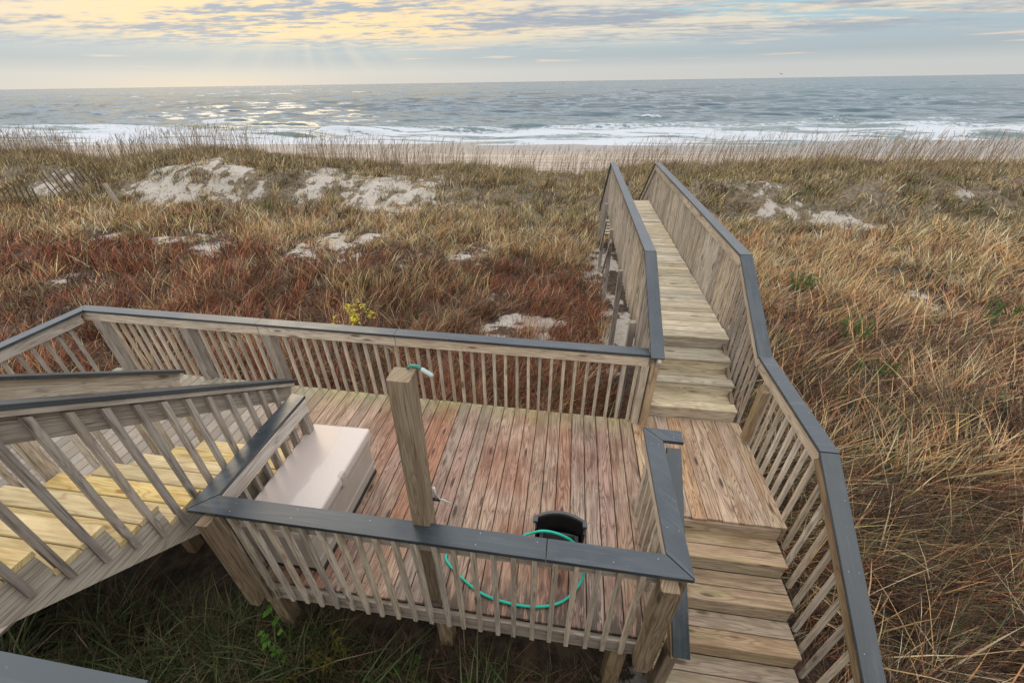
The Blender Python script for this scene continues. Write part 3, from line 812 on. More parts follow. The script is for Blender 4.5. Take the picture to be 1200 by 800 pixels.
# every row is a line parallel to the shore
Xs = RR * np.tan(np.clip(TH, R(-64), R(47))); Ys = RR
row_d = np.gradient(rr_)[:, None]
Zs = np.zeros_like(Xs)
for i in range(34):
    lam = 3.2 * 1.115 ** i
    ang = rng.normal(0, .30); k = 2 * math.pi / lam
    amp = .0125 * lam ** .62
    if lam > 30: amp *= 30 / lam
    ph = rng.uniform(0, 6.28)
    kk = k * (Xs * math.sin(ang) + Ys * math.cos(ang)) + ph + 2.2 * vn(Xs / lam / 2.5, Ys / lam / 2.5, 100 + i)
    fall = ss(.50, .2, row_d / lam) 
    w = np.sin(kk); w = np.where(w > 0, w ** 1.4 if False else np.abs(w) ** 1.3, -np.abs(w) ** .9)
    Zs += amp * fall * w * (.35 + 1.3 * vn(Xs / lam / 3, Ys / lam / 2, 300 + i))
Zs *= (ss(52, 75, Ys) * .75 + .15) * 1.35
foam = np.zeros_like(Xs)
BR = [(-62, 78, 16, .45, .7), (-100, 77, 12, .5, .8), (-30, 76, 12, .4, .6), (2, 79, 14, .45, .7), (33, 77, 12, .45, .6), (62, 80, 14, .45, .7), (-60, 118, 12, .5, .4), (20, 108, 9, .5, .5), (58, 106, 8, .5, .4), (-120, 120, 15, .6, .4), (-95, 150, 16, .6, .2), (-10, 150, 14, .55, .15), (50, 160, 14, .55, .1), (110, 170, 16, .6, .2), (-45, 180, 18, .6, .1), (25, 200, 20, .6, 0.), (-115, 89, 14, .62, .55), (-88, 106, 8, .85, 1.), (-70, 102, 9, .6, .3), (-43, 84, 8, .75, .8), (-21, 86, 6, .62, .3), (-8, 94, 6, .5, .2), (12, 93, 11, .6, .25), (30, 100, 7, .45, .1), (44, 119, 10, .55, .0), (49, 95, 7, .6, .35), (84, 138, 13, .55, .0), (92, 110, 10, .6, .3), (5, 125, 14, .45, .0), (-30, 130, 14, .4, .0), (70, 96, 8, .5, .5)]
for (bx0, by0, hw, hh, fo) in BR:
    yc = by0 + 1.6 * (vn(Xs * .12, 0 * Xs, int(by0)) - .5) + .004 * (Xs - bx0) ** 2 * .5
    along = np.exp(-((Xs - bx0) / hw) ** 4)
    d = Ys - yc
    prof = np.where(d < 0, np.exp(-(d / .9) ** 2), np.exp(-(d / 3.2) ** 2))
    Zs += hh * along * prof
    brk = np.exp(-((Xs - bx0 + hw * .45) / (hw * .45)) ** 4) * fo
    foam = np.maximum(foam, brk * np.exp(-((d + .3) / 1.3) ** 2) * 1.1)
    foam = np.maximum(foam, along * .45 * fo * np.exp(-((d + 3.5) / 3.5) ** 2))
wash = ss(112, 76, Ys + 7 * (fbm(Xs * .05, Ys * .12, 77) - .5))
lines = fbm(Xs * .06, Ys * .55, 78, 5)
foam = np.maximum(foam, wash * (.32 + .62 * ss(.30, .60, lines)))
foam = np.maximum(foam, ss(100, 75, Ys) * ss(.60, .8, fbm(Xs * .05, Ys * .4, 79, 4)) * .7)
foam = np.maximum(foam, .62 * np.exp(-((Ys - 61.5 - 3 * (fbm(Xs * .06, 0 * Xs, 80) - .5)) / 1.2) ** 2))
Zs = Zs + SEA
V = np.stack([Xs.ravel(), Ys.ravel(), Zs.ravel()], 1)
o = np_mesh('sea', V, grid(len(th), len(rr_)), M['sea'], [('foam', foam.ravel())])
tag(o, 'grey blue ocean with small breakers rolling to the beach', None, kind='structure')

# ------------------------------------------------------------------ grasses (countless: one object of each kind)
TL = np.array([0, .36, .70, 1.0])
def blades(name, cx, cy, cz, az, L, lean, droop, w, col, mat, label):
    n = len(cx)
    t = TL[None, :]
    L_ = L[:, None]
    hor = L_ * (lean[:, None] * t + droop[:, None] * t ** 2)
    ver = L_ * (t * np.sqrt(np.clip(1 - lean[:, None] ** 2 * .7, .05, 1)) - .55 * droop[:, None] * t ** 2)
    px = cx[:, None] + hor * np.cos(az)[:, None]; py = cy[:, None] + hor * np.sin(az)[:, None]; pz = cz[:, None] + ver
    tw = az + math.pi / 2 + rng.normal(0, .7, n)
    wx = np.cos(tw)[:, None]; wy = np.sin(tw)[:, None]
    ww = w[:, None] * np.array([.8, 1., .7, 0])[None, :] * .5
    P = np.stack([px, py, pz], 2)
    W = np.stack([wx * ww, wy * ww, 0 * ww], 2)
    A = P - W; B = P + W
    V = np.empty((n, 7, 3), 'f')
    V[:, 0] = A[:, 0]; V[:, 1] = B[:, 0]; V[:, 2] = A[:, 1]; V[:, 3] = B[:, 1]; V[:, 4] = A[:, 2]; V[:, 5] = B[:, 2]; V[:, 6] = P[:, 3]
    base = (np.arange(n) * 7)[:, None]
    Q = np.concatenate([base + np.array([[0, 1, 3, 2]]), base + np.array([[2, 3, 5, 4]])], 0)
    T = base + np.array([[4, 5, 6]])
    C = np.ones((n, 7, 4), 'f'); C[:, :, :3] = col[:, None, :]
    o = np_mesh(name, V.reshape(-1, 3), Q, mat, col=C.reshape(-1, 4), tri=T, smooth=False)
    tag(o, label, 'grass', kind='stuff')
    return o
def visible(x, y): return (x > -1.72 * y - 2.2) & (x < 1.12 * y + 3.2) & (y > .3)
def pal(sel, table, rg):
    """sel (n,k) weights -> colours"""
    c = np.cumsum(sel / sel.sum(1, keepdims=True), 1)
    u = rg.random(len(sel))[:, None]
    idx = np.minimum((u > c).sum(1), len(table) - 1)
    return np.array(table)[idx]
PAL = np.array([(.26, .092, .05), (.37, .165, .085), (.14, .055, .038), (.56, .36, .165), (.60, .43, .23), (.54, .28, .12), (.29, .23, .10), (.19, .17, .07), (.13, .15, .055), (.50, .41, .26), (.10, .066, .042), (.055, .034, .022)])
#       0 red      1 copper   2 maroon    3 gold      4 straw    5 orange   6 olive tan 7 olive   8 green   9 pale   10 dark thatch
def weights(x, y):
    n1 = fbm(x * .28, y * .28, 201); n2 = fbm(x * .5, y * .5, 202); n3 = fbm(x * .16, y * .2, 203)
    left = ss(1.5, .3, x); fore = ss(15.8, 17.6, y + 1.5 * (n1 - .5)); tan = ss(11.3, 13.2, y + 3.0 * (n2 - .5)) * (1 - fore)
    tanr = ss(8.4, 11.4, y + 3.0 * (n2 - .5)) * (1 - fore)
    tan = left * tan + (1 - left) * tanr
    red = (1 - fore) * (1 - tan)
    w = np.full((len(x), 12), .02)
    rp = ss(.36, .56, n1)
    w[:, 0] += red * (left * (.35 + 1.2 * rp) + (1 - left) * .25); w[:, 1] += red * (left * (.45 + .6 * rp) + (1 - left) * .40); w[:, 2] += red * (.35 * left + .30 * (1 - left))
    w[:, 3] += red * (.10 + (1 - left) * .30 * ss(.35, .6, n2)) + tan * .55 + fore * .30; w[:, 4] += red * .22 + tan * .55 + fore * .42
    w[:, 5] += red * .12 * (1 - left) + tan * (.15 + .30 * (1 - left)) ; w[:, 10] += red * .45 + tan * .12 + fore * .25
    w[:, 6] += fore * 1.0 + tan * .25; w[:, 7] += fore * .42 + red * .05; w[:, 8] += fore * .10 + red * .05 * ss(.5, .7, n3); w[:, 9] += tan * .45 + fore * .45 + red * .10
    w[:, 1] += tan * .22
    nr = (1 - left) * ss(9.0, 4.8, y)
    w[:, 10] += nr * 1.7; w[:, 11] += nr * 1.5 + red * .35 + fore * .25 + tan * .12; w[:, 2] += nr * .35; w[:, 0] *= 1 - .4 * nr; w[:, 1] += nr * .35; w[:, 6] += nr * .45; w[:, 8] += nr * .25; w[:, 3] *= 1 - .25 * nr; w[:, 4] *= 1 - .6 * nr; w[:, 5] *= 1 - .4 * nr; w[:, 8] += nr * .30 * ss(.45, .6, n3); w[:, 9] += nr * .25
    return w, fore, tan, red, left
def blocked(x, y):
    b = (x > -6.5) & (x < .95) & (y > 1.42) & (y < 4.1)
    b |= (x > .85) & (x < 2.35) & (y > -.5) & (y < 4.9)
    b |= (y < 1.45) & (x > -8) & (x < 2.3)
    b |= (x > -4.2) & (x < -2.5) & (y < 2.5)
    b |= (x > .9) & (x < 2.3) & (y < 14.6) & (y > 4)
    return b
parts = []
DENS = 1.0
for r0, r1, dens, nb, wd in ((2, 6, 110, 24, .0058), (6, 9, 70, 21, .0078), (9, 13, 36, 19, .0110), (13, 18, 23, 17, .0155), (18, 46, 15, 17, .021)):
    # sample the wedge in (angle, radius) evenly by area
    area = .5 * (r1 ** 2 - r0 ** 2) * (R(61) + R(54))
    n = int(area * dens * DENS * 1.16)
    r = np.sqrt(rng.random(n) * (r1 ** 2 - r0 ** 2) + r0 ** 2); a = rng.uniform(R(-67), R(67), n)
    x = r * np.sin(a); y = r * np.cos(a)
    keep = (~blocked(x, y)) & (y < 27.6) & (y > .2)
    sm = sandmask(x, y)
    clump = fbm(x * 1.5, y * 1.5, 211)
    sp2 = fbm(x * 2.6, y * 2.6, 212)
    keep &= (sm < .22 + 1.6 * (clump - .38) + .9 * (sp2 - .5)) | (rng.random(n) < .14 + .50 * (sp2 > .50))
    gap = fbm(x * 3.1, y * 3.1, 213)
    keep &= (gap > .43) | (rng.random(n) < .28)
    x, y, sm = x[keep], y[keep], sm[keep]
    parts.append((x, y, np.full(len(x), nb), np.full(len(x), wd)))
tx = np.concatenate([p[0] for p in parts]); ty = np.concatenate([p[1] for p in parts]); tn_ = np.concatenate([p[2] for p in parts]); tw_ = np.concatenate([p[3] for p in parts])
W, FORE, TAN, RED, LEFT = weights(tx, ty)
tcol = pal(W, PAL, rng)
tz = terrain(tx, ty)
hn = fbm(tx * .6, ty * .6, 215)
tH = (.42 + .45 * (hn - .35)) * (RED * 1.05 + TAN * 1.0 + FORE * .92) * rng.uniform(.65, 1.25, len(tx))
tH = np.clip(tH, .15, .85) * rng.choice([.6, .85, 1., 1.25], len(tx))
tH *= 1 - .5 * np.clip(sandmask(tx, ty) * 1.5, 0, 1)
near_r = (tx > 2.2) & (ty < 9)
tH[near_r] *= 1.15
idx = np.repeat(np.arange(len(tx)), tn_)
n = len(idx)
az = rng.uniform(0, 2 * math.pi, n)
# the wind lays everything over to the right and away
wa = (fbm(tx * .8, ty * .8, 217) - .5) * 5.0
wm = .3 + 1.4 * fbm(tx * .9, ty * .9, 218)
windx, windy = (.62 * np.cos(.55 + wa) * wm)[idx], (.62 * np.sin(.55 + wa) * wm)[idx]
lean = np.abs(rng.normal(.0, .38, n)) + .06
lx = lean * np.cos(az) + windx * .45 * (1 + .9 * near_r[idx]) * rng.uniform(.2, 1.3, n); ly = lean * np.sin(az) + windy * .45 * (1 + .6 * near_r[idx]) * rng.uniform(.2, 1.3, n)
az2 = np.arctan2(ly, lx); lean2 = np.clip(np.hypot(lx, ly), 0, 1.0)
rad = rng.random(n) ** .6 * (.10 + .008 * np.hypot(tx, ty)[idx])
a3 = rng.uniform(0, 6.28, n)
bx1 = tx[idx] + rad * np.cos(a3); by1 = ty[idx] + rad * np.sin(a3)
L = tH[idx] * rng.uniform(.45, 1.25, n)
droop = rng.uniform(.05, .55, n)
col = tcol[idx] * (rng.uniform(.7, 1.35, len(tx))[idx] * rng.choice([.35, .7, 1., 1.3, 1.8], n, p=[.22, .25, .25, .17, .11]))[:, None] * rng.uniform(.93, 1.07, (n, 3))
own = rng.random(n) < .22
cc = pal(W[idx[own]], PAL, rng); col[own] = cc * rng.uniform(.7, 1.3, (own.sum(), 1))
blades('dune_grass', bx1, by1, tz[idx] - .02, az2, L, lean2, droop, tw_[idx] * rng.uniform(.6, 1.4, n), np.clip(col, 0, .8), M['grass'], 'dry dune grasses in red brown, straw and olive covering the dunes')
NBL = n

# long golden reeds, lodged by the wind
def reeds(name, spots, label, tall, wid, pal_i, wx, wy, spread, leanr):
    X_ = []; 
    for (cx, cy, rx, ry, cnt) in spots:
        a = rng.uniform(0, 6.28, cnt); q = rng.random(cnt) ** .5
        X_.append(np.stack([cx + rx * q * np.cos(a), cy + ry * q * np.sin(a)], 1))
    P = np.concatenate(X_); n = len(P)
    ok = ~((P[:, 0] < 2.42) & (P[:, 0] > .85) & (P[:, 1] < 14)) & ~((P[:, 0] > -6.6) & (P[:, 0] < 1.0) & (P[:, 1] < 4.15) & (P[:, 1] > 1.3))
    P = P[ok]; n = len(P)
    az = np.arctan2(wy, wx) + rng.normal(0, spread, n)
    lean = np.clip(rng.normal(leanr, .18, n), .02, .98)
    c = PAL[rng.choice(pal_i, n)] * rng.uniform(.75, 1.5, (n, 1))
    return blades(name, P[:, 0], P[:, 1], terrain(P[:, 0], P[:, 1]), az, tall * rng.uniform(.55, 1.15, n), lean, rng.uniform(.1, .6, n), wid * rng.uniform(.5, 1.3, n), np.clip(c, 0, .8), M['grass'], label)
reeds('golden_reeds', [(4.2, 3.4, 1.9, 1.6, 170), (5.5, 5.6, 2.2, 1.6, 260), (4.6, 4.3, .5, .35, 120), (5.6, 4.6, .5, .3, 120), (3.4, 4.6, .35, .3, 60), (6.4, 6.2, .6, .5, 130), (3.2, 6.5, .9, 2.5, 200), (8, 7.5, 2.5, 2, 300), (6, 10.5, 3.5, 2, 280), (3.1, 2.6, .7, 1.0, 40), (4.6, 1.6, 1.6, .9, 60)],
      'long golden reeds laid over by the wind to the right of the walkway', .85, .013, [3, 5, 4, 3, 5, 1, 9, 8], .8, .55, .75, .62)
reeds('upright_reeds', [(-4.6, 8.8, 1.2, .8, 130), (-3.6, 10.0, 1.0, .7, 130), (-6.2, 9.3, .7, .5, 60), (-2.4, 9.6, .5, .5, 50), (-9.5, 8.2, 1.2, .8, 40), (-5.1, 9.6, .5, .4, 40)],
      'upright yellow green reeds among the red grass left of the walkway', .85, .014, [4, 3, 8, 6, 4], .5, .1, 1.2, .22)
# shaded green grass below the stair and the front railing
nb = 9000
gx_ = rng.uniform(-6.5, .85, nb); gy_ = rng.uniform(.15, 1.62, nb)
cl = fbm(gx_ * 2.2, gy_ * 2.2, 231)
dens = np.where(gx_ < -1.9, .8, .36)
k = rng.random(nb) < ss(.40, .58, cl) * dens + .05
gx_, gy_ = gx_[k], gy_[k]; cl = cl[k]; nb = len(gx_)
gx_ = np.repeat(gx_, 3) + rng.normal(0, .02, nb * 3); gy_ = np.repeat(gy_, 3) + rng.normal(0, .02, nb * 3); nb *= 3
gcol = np.array([(.06, .085, .028), (.11, .125, .045), (.035, .055, .018), (.20, .15, .08), (.11, .07, .04)])[rng.choice(5, nb, p=[.28, .14, .24, .16, .18])] * rng.uniform(.7, 1.4, (nb, 1))
gl = rng.uniform(.22, .62, nb) * np.where(gx_ < -1.7, 1.0, .62)
blades('shaded_grass', gx_, gy_, terrain(gx_, gy_) - .02, rng.uniform(0, 6.28, nb), gl, np.abs(rng.normal(.3, .25, nb)), rng.uniform(.2, .9, nb), rng.uniform(.005, .012, nb), gcol, M['grass'], 'dark green and brown grass growing in the shade below the stair and front railing')
cl_x = []; 
for (qx, qy) in ((-4.3, 1.25), (-3.6, 1.05), (-3.1, 1.3), (-2.6, .95), (-2.2, 1.15), (-1.6, 1.0), (-3.3, .7), (-4.8, .9), (-.5, 1.0), (.1, .9), (-2.9, .6), (-1.1, .8)):
    q = rng.integers(14, 30); cl_x.append(np.stack([qx + rng.normal(0, .05, q), qy + rng.normal(0, .05, q)], 1))
cl_x = np.concatenate(cl_x); q = len(cl_x)
blades('long_green_grass', cl_x[:, 0], cl_x[:, 1], terrain(cl_x[:, 0], cl_x[:, 1]), rng.uniform(0, 6.28, q), rng.uniform(.45, .85, q), np.abs(rng.normal(.25, .2, q)), rng.uniform(.5, 1.1, q), rng.uniform(.009, .016, q), np.array([(.11, .15, .05), (.17, .19, .08), (.08, .12, .04), (.28, .21, .12)])[rng.choice(4, q, p=[.35, .25, .3, .1])] * rng.uniform(.7, 1.3, (q, 1)), M['grass'], 'long arching green blades in clumps below the stair and front railing')
# dead brown litter between
nl = 9000
lx_ = rng.uniform(-6.5, .9, nl); ly_ = rng.uniform(.1, 1.6, nl)
lc = np.array([(.11, .065, .04), (.17, .11, .065), (.06, .04, .025)])[rng.integers(0, 3, nl)] * rng.uniform(.6, 1.3, (nl, 1))
blades('dead_grass_litter', lx_, ly_, terrain(lx_, ly_) + .0, rng.uniform(0, 6.28, nl), rng.uniform(.1, .35, nl), rng.uniform(.8, 1., nl), rng.uniform(.0, .4, nl), rng.uniform(.003, .007, nl), lc, M['grass'], 'brown dead grass litter on the shaded sand below the deck')

# sea oats on the dune crest: thin stalks with drooping seed heads
no = 6000
ox = rng.uniform(-44, 26, no); oy = rng.uniform(20.8, 26.5, no)
k = fbm(ox * .35, oy * .35, 241) + .3 * rng.random(no) > .52
ox, oy = ox[k], oy[k]; no = len(ox)
oz = terrain(ox, oy)
oL = rng.uniform(1.0, 1.95, no); oa = rng.normal(.3, 1.0, no); ol = np.abs(rng.normal(.12, .09, no))
oc = np.array([(.26, .19, .12)]) * rng.uniform(.6, 1.4, (no, 1)) * np.ones((1, 3))
dr = rng.uniform(.05, .22, no)
tt = .80
hx = ox + oL * (ol * tt + dr * tt ** 2) * np.cos(oa); hy = oy + oL * (ol * tt + dr * tt ** 2) * np.sin(oa); hz = oz + oL * (tt * np.sqrt(1 - .7 * ol ** 2) - .55 * dr * tt ** 2)
X_ = np.concatenate([ox, hx]); Y_ = np.concatenate([oy, hy]); Z_ = np.concatenate([oz, hz])
blades('sea_oats', X_, Y_, Z_, np.concatenate([oa, oa]), np.concatenate([oL, oL * .22]), np.concatenate([ol, ol + .12]), np.concatenate([dr, dr + .3]), np.concatenate([np.full(no, .016), np.full(no, .022)]), np.concatenate([oc, oc * 1.15]), M['grass'], 'thin sea oats standing on the dune crest against the surf')

# ------------------------------------------------------------------ single plants
def leafy(name, loc, h, spread, nst, nleaf, lsz, cols, label, cat, droop=.3, tilt=(0, 0), narrow=.42, head=None, u0=.25, hr=(.7, 1.05)):
    rg = random.Random(hash(name + str(loc)) & 0xffff if False else int(abs(loc[0] * 100) + abs(loc[1] * 10)))
    t = empty(name, loc, label, cat)
    st = MB(); lv = []; lf = []; lc = []
    heads = []
    for s in range(nst):
        a = rg.uniform(0, 6.28); b = rg.random() ** .6 * spread
        tip = Vector((b * math.cos(a) + tilt[0] * h, b * math.sin(a) + tilt[1] * h, h * rg.uniform(*hr)))
        p0 = Vector((.25 * b * math.cos(a), .25 * b * math.sin(a), 0))
        pts = [p0 + (tip - p0) * u + Vector((math.cos(a), math.sin(a), 0)) * .08 * h * math.sin(u * 3.1) for u in (0, .33, .66, 1)]
        st.tube([tuple(Vector(loc) + p) for p in pts], [.006, .005, .004, .002], 5, cap=False)
        heads.append(pts[-1])
        for i in range(nleaf // nst):
            u = rg.uniform(u0, 1.0); j = min(int(u * 3), 2); p = pts[j].lerp(pts[j + 1], u * 3 - j)
            aa = rg.uniform(0, 6.28); el = rg.uniform(-.5, .8)
            d = Vector((math.cos(aa) * math.cos(el), math.sin(aa) * math.cos(el), math.sin(el)))
            l = lsz * rg.uniform(.6, 1.25); sd = d.cross(Vector((0, 0, 1))).normalized() * l * narrow * .5
            up = sd.cross(d).normalized() * l * .08
            q = [p, p + d * l * .4 + sd + up, p + d * l - Vector((0, 0, droop * l)), p + d * l * .4 - sd + up, p + d * l * .45 - up]
            b0 = len(lv); lv += q; lf += [(b0, b0 + 4, b0 + 1), (b0 + 4, b0 + 2, b0 + 1), (b0, b0 + 3, b0 + 4), (b0 + 4, b0 + 3, b0 + 2)]
            c = rg.choice(cols); k = rg.uniform(.75, 1.25); lc += [tuple(min(v * k, .9) for v in c) + (1,)] * 5
    st.build('stem', M['stem'], t)
    np_o = np_mesh('foliage', np.array([tuple(v) for v in lv]), None, M['leaf'], tri=np.array(lf), col=np.array(lc), smooth=False)
    np_o.parent = t
    if head:
        for p in heads:
            hv = []; hf = []; hc = []
            for i in range(90):
                u = rg.random(); q = p + Vector((max(-.03, min(.03, rg.gauss(0, .014 * (1.2 - u)))), max(-.03, min(.03, rg.gauss(0, .014 * (1.2 - u)))), -.02 + .12 * u)); s_ = .008
                b0 = len(hv); hv += [q, q + Vector((s_, 0, s_)), q + Vector((0, s_, -s_))]; hf.append((b0, b0 + 1, b0 + 2))
                k = rg.uniform(.6, 1.3); hc += [tuple(v * k for v in head) + (1,)] * 3
            o = np_mesh('seed_head', np.array([tuple(v) for v in hv]), None, M['leaf'], tri=np.array(hf), col=np.array(hc), smooth=False); o.parent = t
    return t
def gz(x, y): return float(terrain(x, y))
leafy('leafy_shrub', (-2.86, 4.55, gz(-2.86, 4.55)), 2.08, .24, 9, 110, .062, [(.75, .60, .04), (.62, .60, .06), (.80, .55, .05)], 'bright yellow leaved shrub poking above the back railing', 'shrub', u0=.91, hr=(.92, 1.01))
for (x, y, h, sp_, lab) in ((5.95, 8.0, .62, .42, 'green leafy bush in the brown reeds nearest the bend of the slate railing'), (6.0, 10.6, .62, .40, 'green leafy bush farthest up the slope beside the walkway'), (5.45, 6.6, .55, .35, 'low green bush nearest the landing among the golden reeds'), (9.4, 9.2, .7, .45, 'dark green bush at the right edge of the photo')):
    leafy('leafy_shrub', (x, y, gz(x, y)), h, sp_, 10, 520, .065, [(.06, .15, .03), (.09, .20, .04), (.045, .11, .025)], lab, 'shrub')
for (x, y, h, lab) in ((-1.80, 1.30, .50, 'green and gold goldenrod with brown seed heads under the middle of the front railing'), (-1.45, .98, .42, 'goldenrod plant nearest the viewer in the dark grass, gone to seed'), (-2.02, 1.02, .38, 'small goldenrod gone to seed beside the long green grass')):
    leafy('goldenrod', (x, y, gz(x, y)), h, .16, 5, 130, .07, [(.16, .17, .03), (.25, .19, .03), (.10, .13, .03)], lab, 'plant', narrow=.2, head=(.24, .17, .13))
leafy('goldenrod', (.60, 1.26, gz(.60, 1.26)), .50, .14, 5, 130, .07, [(.55, .40, .04), (.42, .33, .05), (.2, .2, .04)], 'yellow goldenrod at the foot of the right corner post', 'plant', narrow=.2, head=(.4, .3, .2))
t = leafy('vine', (-2.28, 1.36, gz(-2.28, 1.36)),   .85, .10, 3, 26, .062, [(.10, .26, .03), (.16, .33, .05)], 'green heart leaved vine climbing beside the left corner post', 'vine', narrow=.85)
for (x, y, n_, lab) in ((.20, 1.15, 34, 'low patch of small green leaves under the right half of the front railing'), (-.75, 1.15, 30, 'low green weeds below the tall post'), (-1.25, 1.3, 26, 'low green weeds between the goldenrod and the tall post'), (3.2, 3.3, 30, 'low green weeds in the dark tangle beside the slanting slate railing'), (4.3, 3.2, 40, 'patch of green leaves among the brown reeds at the lower right'), (5.2, 4.1, 40, 'green weeds showing through the golden reeds at the right edge'), (1.02, 1.08, 8, 'tiny green sprout on the sand beside the lowest front step')):
    leafy('weed', (x, y, gz(x, y)), .16, .26, 10, n_ * 8, .045, [(.05, .12, .025), (.08, .15, .03)], lab, 'plant', narrow=.6)

# ------------------------------------------------------------------ sand fence and its posts, seabird
def zt(x, y): return float(terrain(x, y))
def fence(pts, label, h=.75, lean=(0, 0)):
    t = empty('sand_fence', (pts[0][0], pts[0][1], zt(*pts[0])), label, 'fence', 'broken sand fences on the dune')
    P = [Vector((x, y, 0)) for x, y in pts]; mb = MB(); top = []; low = []
    for i in range(len(P) - 1):
        L = (P[i + 1] - P[i]).length; n = max(2, int(L / .21))
        for k in range(n):
            q = P[i].lerp(P[i + 1], k / n); z = zt(q.x, q.y)
            dx = lean[0] + random.uniform(-.09, .09); dy = lean[1] + random.uniform(-.05, .05); hh = h * random.uniform(.85, 1.08)
            mb.board((q.x, q.y, z - .1), (q.x + dx, q.y + dy, z + hh), .075, .015, up=(0, 1, 0), ch=.001)
            top.append((q.x + dx * .8, q.y + dy * .8 - .008, z + hh * .8)); low.append((q.x + dx * .3, q.y + dy * .3 - .008, z + hh * .35))
    mb.build('slats', M['slat'], t)
    MB().tube(top, .006, 5).build('wire', M['nail'], t); MB().tube(low, .006, 5).build('wire', M['nail'], t)
fence([(-27.6, 15.6), (-26.4, 15.95), (-24.9, 16.6)], 'low broken sand fence of thin slats at the left edge of the dune', 1.0, (.16, 0))
fence([(-26.0, 18.0), (-25.3, 18.5), (-24.8, 19.2), (-24.4, 19.8)], 'leaning stretch of slatted sand fence half buried on the sandy slope', 1.1, (-.38, .05))
mb = MB(); z = zt(-21.6, 17.3); mb.board((-21.6, 17.3, z - .3), (-21.85, 17.3, z + 1.1), .15, .15, up=(0, 1, 0), ch=.01)
o = mb.build('fence_post', M['grey'], None, (-21.6, 17.3, z)); tag(o, 'lone leaning grey fence post at the foot of the dune', 'post')
bm = bmesh.new()
wv = [(-.62, .02, .16), (-.3, .10, .20), (0, .12, .05), (.3, .10, .02), (.62, .0, -.12)]; wb = [(-.60, -.06, .15), (-.3, -.10, .19), (0, -.10, .04), (.3, -.10, .01), (.60, -.07, -.12)]
for dz in (0, .03):
    A = [bm.verts.new((x, y, z + dz * (1 - abs(x) / .7))) for x, y, z in wv]; B = [bm.verts.new((x, y, z + dz * (1 - abs(x) / .7))) for x, y, z in wb]
    for i in range(4): bm.faces.new((A[i], A[i + 1], B[i + 1], B[i]) if dz else (A[i], B[i], B[i + 1], A[i + 1]))
bmesh.ops.create_icosphere(bm, subdivisions=2, radius=.1, matrix=Matrix.Translation((0, 0, .04)) @ Matrix.Diagonal((.9, 2.6, .9, 1)))
o = from_bm(bm, 'seabird', M['birdm'], None, (46.0, 120.4, 4.15)); tag(o, 'tiny dark seabird flying just above the horizon', 'bird')

# ------------------------------------------------------------------ sky and light
SUN = Vector((-.66, .75, 0)).normalized(); ELEV = R(36)
w = NT('World', world=True); scene.world = w.mat
tc = w.n('ShaderNodeTexCoord').outputs['Generated']
sp = w.n('ShaderNodeSeparateXYZ', ins={0: tc}); vx, vy, vz = sp.outputs
sky = w.n('ShaderNodeTexSky', sky_type='NISHITA', sun_disc=False)
sky.sun_elevation = ELEV; sky.sun_rotation = math.atan2(SUN.x, SUN.y); sky.dust_density = 1.0
skyc = w.n('ShaderNodeVectorMath', operation='SCALE', ins={0: sky.outputs[0], 'Scale': .10}).outputs[0]
azi = w.math('ARCTAN2', vx, vy)
zz = w.math('MAXIMUM', vz, 0.)
def ramp(v, stops):
    r = w.t.nodes.new('ShaderNodeValToRGB'); w.t.links.new(v, r.inputs[0])
    e = r.color_ramp.elements
    while len(e) < len(stops): e.new(.5)
    for i, (p, c) in enumerate(stops): e[i].position = p; e[i].color = (*c, 1)
    return r.outputs[0]
base = ramp(w.math('POWER', zz, .5), [(0., (.56, .56, .54)), (.14, (.52, .54, .54)), (.20, (.37, .43, .47)), (.27, (.38, .47, .53)), (.35, (.34, .58, .64)), (.5, (.50, .60, .68)), (1., (.62, .66, .72))])
# warm glow about the hidden sun
ds = w.math('ABSOLUTE', w.math('SUBTRACT', azi, -.52))
glow = w.mr(ds, .14, .58, 1, 0)
dsr = w.math('ABSOLUTE', w.math('SUBTRACT', azi, -.70))
base = w.mix(w.math('MULTIPLY', w.mr(dsr, .0, .30, 1, 0), w.mr(zz, .0, .03, .35, 0)), base, (.90, .72, .48))
# clouds: streaks drawn out along the horizon, seen edge-on
pz = w.math('ADD', zz, .045)
cvec = w.comb(w.math('DIVIDE', vx, pz), w.math('DIVIDE', vy, pz), 0.)
cvA = w.n('ShaderNodeVectorMath', operation='MULTIPLY', ins={0: cvec, 1: (.15, .34, 1)}).outputs[0]
nA = w.noise(cvA, 1.0, 8, .66)
cvB = w.n('ShaderNodeVectorMath', operation='MULTIPLY', ins={0: cvec, 1: (.32, .80, 1)}).outputs[0]
nB = w.noise(cvB, 1.0, 5, .65)
cvC = w.n('ShaderNodeVectorMath', operation='MULTIPLY', ins={0: cvec, 1: (3.2, 5.0, 1)}).outputs[0]
nC = w.noise(cvC, 1.0, 4, .6)
band = w.mr(zz, .045, .085, 0, 1)
leftness = w.mr(azi, .30, -.10, 0, .13)
covA = w.mr(w.math('ADD', w.math('ADD', nA, leftness), w.math('MULTIPLY', nC, .10)), .47, .545)
cA = w.mix(w.mr(w.math('ADD', nB, w.math('MULTIPLY', w.math('SUBTRACT', nC, .5), .35)), .40, .60), (.31, .33, .39), (.74, .64, .50))
cA = w.mix(w.math('MULTIPLY', glow, w.mr(w.math('ADD', nB, w.math('MULTIPLY', w.math('SUBTRACT', nC, .5), .9)), .36, .60)), cA, (1.0, .69, .30))
hi = w.mr(zz, .125, .165, 0, 1)
cA = w.mix(w.math('MULTIPLY', hi, w.mr(nB, .62, .42)), cA, (.40, .40, .45))
c = w.mix(w.math('MULTIPLY', w.math('MULTIPLY', covA, band), .92), base, cA)
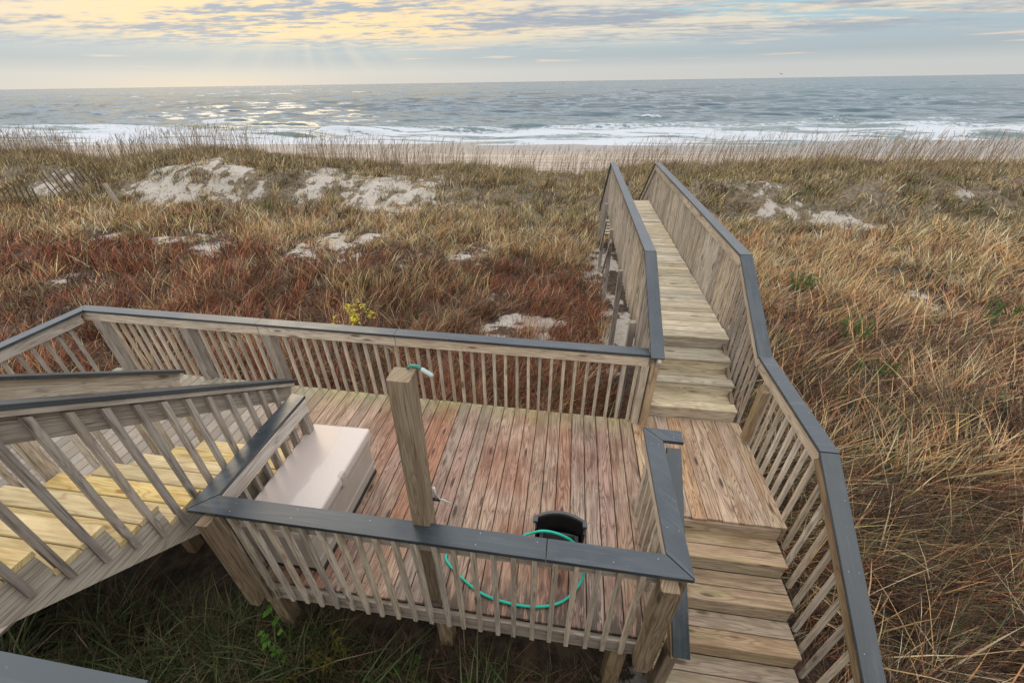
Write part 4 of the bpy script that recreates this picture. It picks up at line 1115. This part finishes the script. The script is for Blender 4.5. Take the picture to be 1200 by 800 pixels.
# thin pink streaks low down
nS = w.noise(w.comb(w.math('MULTIPLY', azi, 5.), w.math('MULTIPLY', zz, 130.), 3.), 1.0, 3, .5)
st = w.math('MULTIPLY', w.mr(nS, .60, .70), w.mr(w.math('ABSOLUTE', w.math('SUBTRACT', zz, .047)), .012, .022, 1, 0))
c = w.mix(w.math('MULTIPLY', st, .5), c, (.92, .66, .48))
ra = w.math('ARCTAN2', w.math('ADD', azi, .52), w.math('SUBTRACT', .15, zz))
rn = w.noise(w.comb(w.math('MULTIPLY', ra, 3.6), 0., 7.), 1.0, 2, .5)
rf = w.math('MULTIPLY', w.mr(rn, .40, .66), w.math('MULTIPLY', w.mr(ds, .42, .08), w.mr(zz, .10, .06)))
c = w.mix(w.math('MULTIPLY', rf, w.mr(zz, .0, .05, .0, .17)), c, (.90, .76, .54))
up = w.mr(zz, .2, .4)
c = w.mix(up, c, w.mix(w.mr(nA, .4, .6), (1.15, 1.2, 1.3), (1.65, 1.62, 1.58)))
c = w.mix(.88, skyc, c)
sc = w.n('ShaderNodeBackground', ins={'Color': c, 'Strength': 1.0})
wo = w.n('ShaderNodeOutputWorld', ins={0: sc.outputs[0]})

sl = bpy.data.lights.new('sun', 'SUN'); sl.energy = .5; sl.angle = R(20); sl.color = (1.0, .76, .44)
so = bpy.data.objects.new('sun', sl); COL.objects.link(so)
sd = Vector((SUN.x * math.cos(ELEV), SUN.y * math.cos(ELEV), math.sin(ELEV)))
so.rotation_euler = sd.to_track_quat('Z', 'Y').to_euler(); so.location = (0, 0, 20)

# ------------------------------------------------------------------ camera
cam = bpy.data.cameras.new('camera'); co = bpy.data.objects.new('camera', cam); COL.objects.link(co)
pitch, roll, yaw = R(32.4), R(.877), R(8.829)
fw = Vector((-math.sin(yaw) * math.cos(pitch), math.cos(yaw) * math.cos(pitch), -math.sin(pitch)))
rt = Vector((math.cos(yaw), math.sin(yaw), 0)); upv = rt.cross(fw)
rt2 = rt * math.cos(roll) - upv * math.sin(roll); up2 = rt * math.sin(roll) + upv * math.cos(roll)
co.matrix_world = Matrix(((rt2.x, up2.x, -fw.x, 0), (rt2.y, up2.y, -fw.y, 0), (rt2.z, up2.z, -fw.z, 3.5), (0, 0, 0, 1)))
cam.sensor_width = 36; cam.lens = 478.967 / 1200 * 36; cam.shift_x = .00402
cam.clip_start = .02; cam.clip_end = 60000
scene.camera = co
scene.view_settings.view_transform = 'Standard'; scene.view_settings.look = 'None'
scene.view_settings.exposure = 0.22; scene.view_settings.gamma = 1
scene.render.resolution_x = 1024; scene.render.resolution_y = 682
scene.render.engine = 'CYCLES'
scene.cycles.max_bounces = 6; scene.cycles.diffuse_bounces = 1; scene.cycles.transparent_max_bounces = 4
print('blades', NBL)
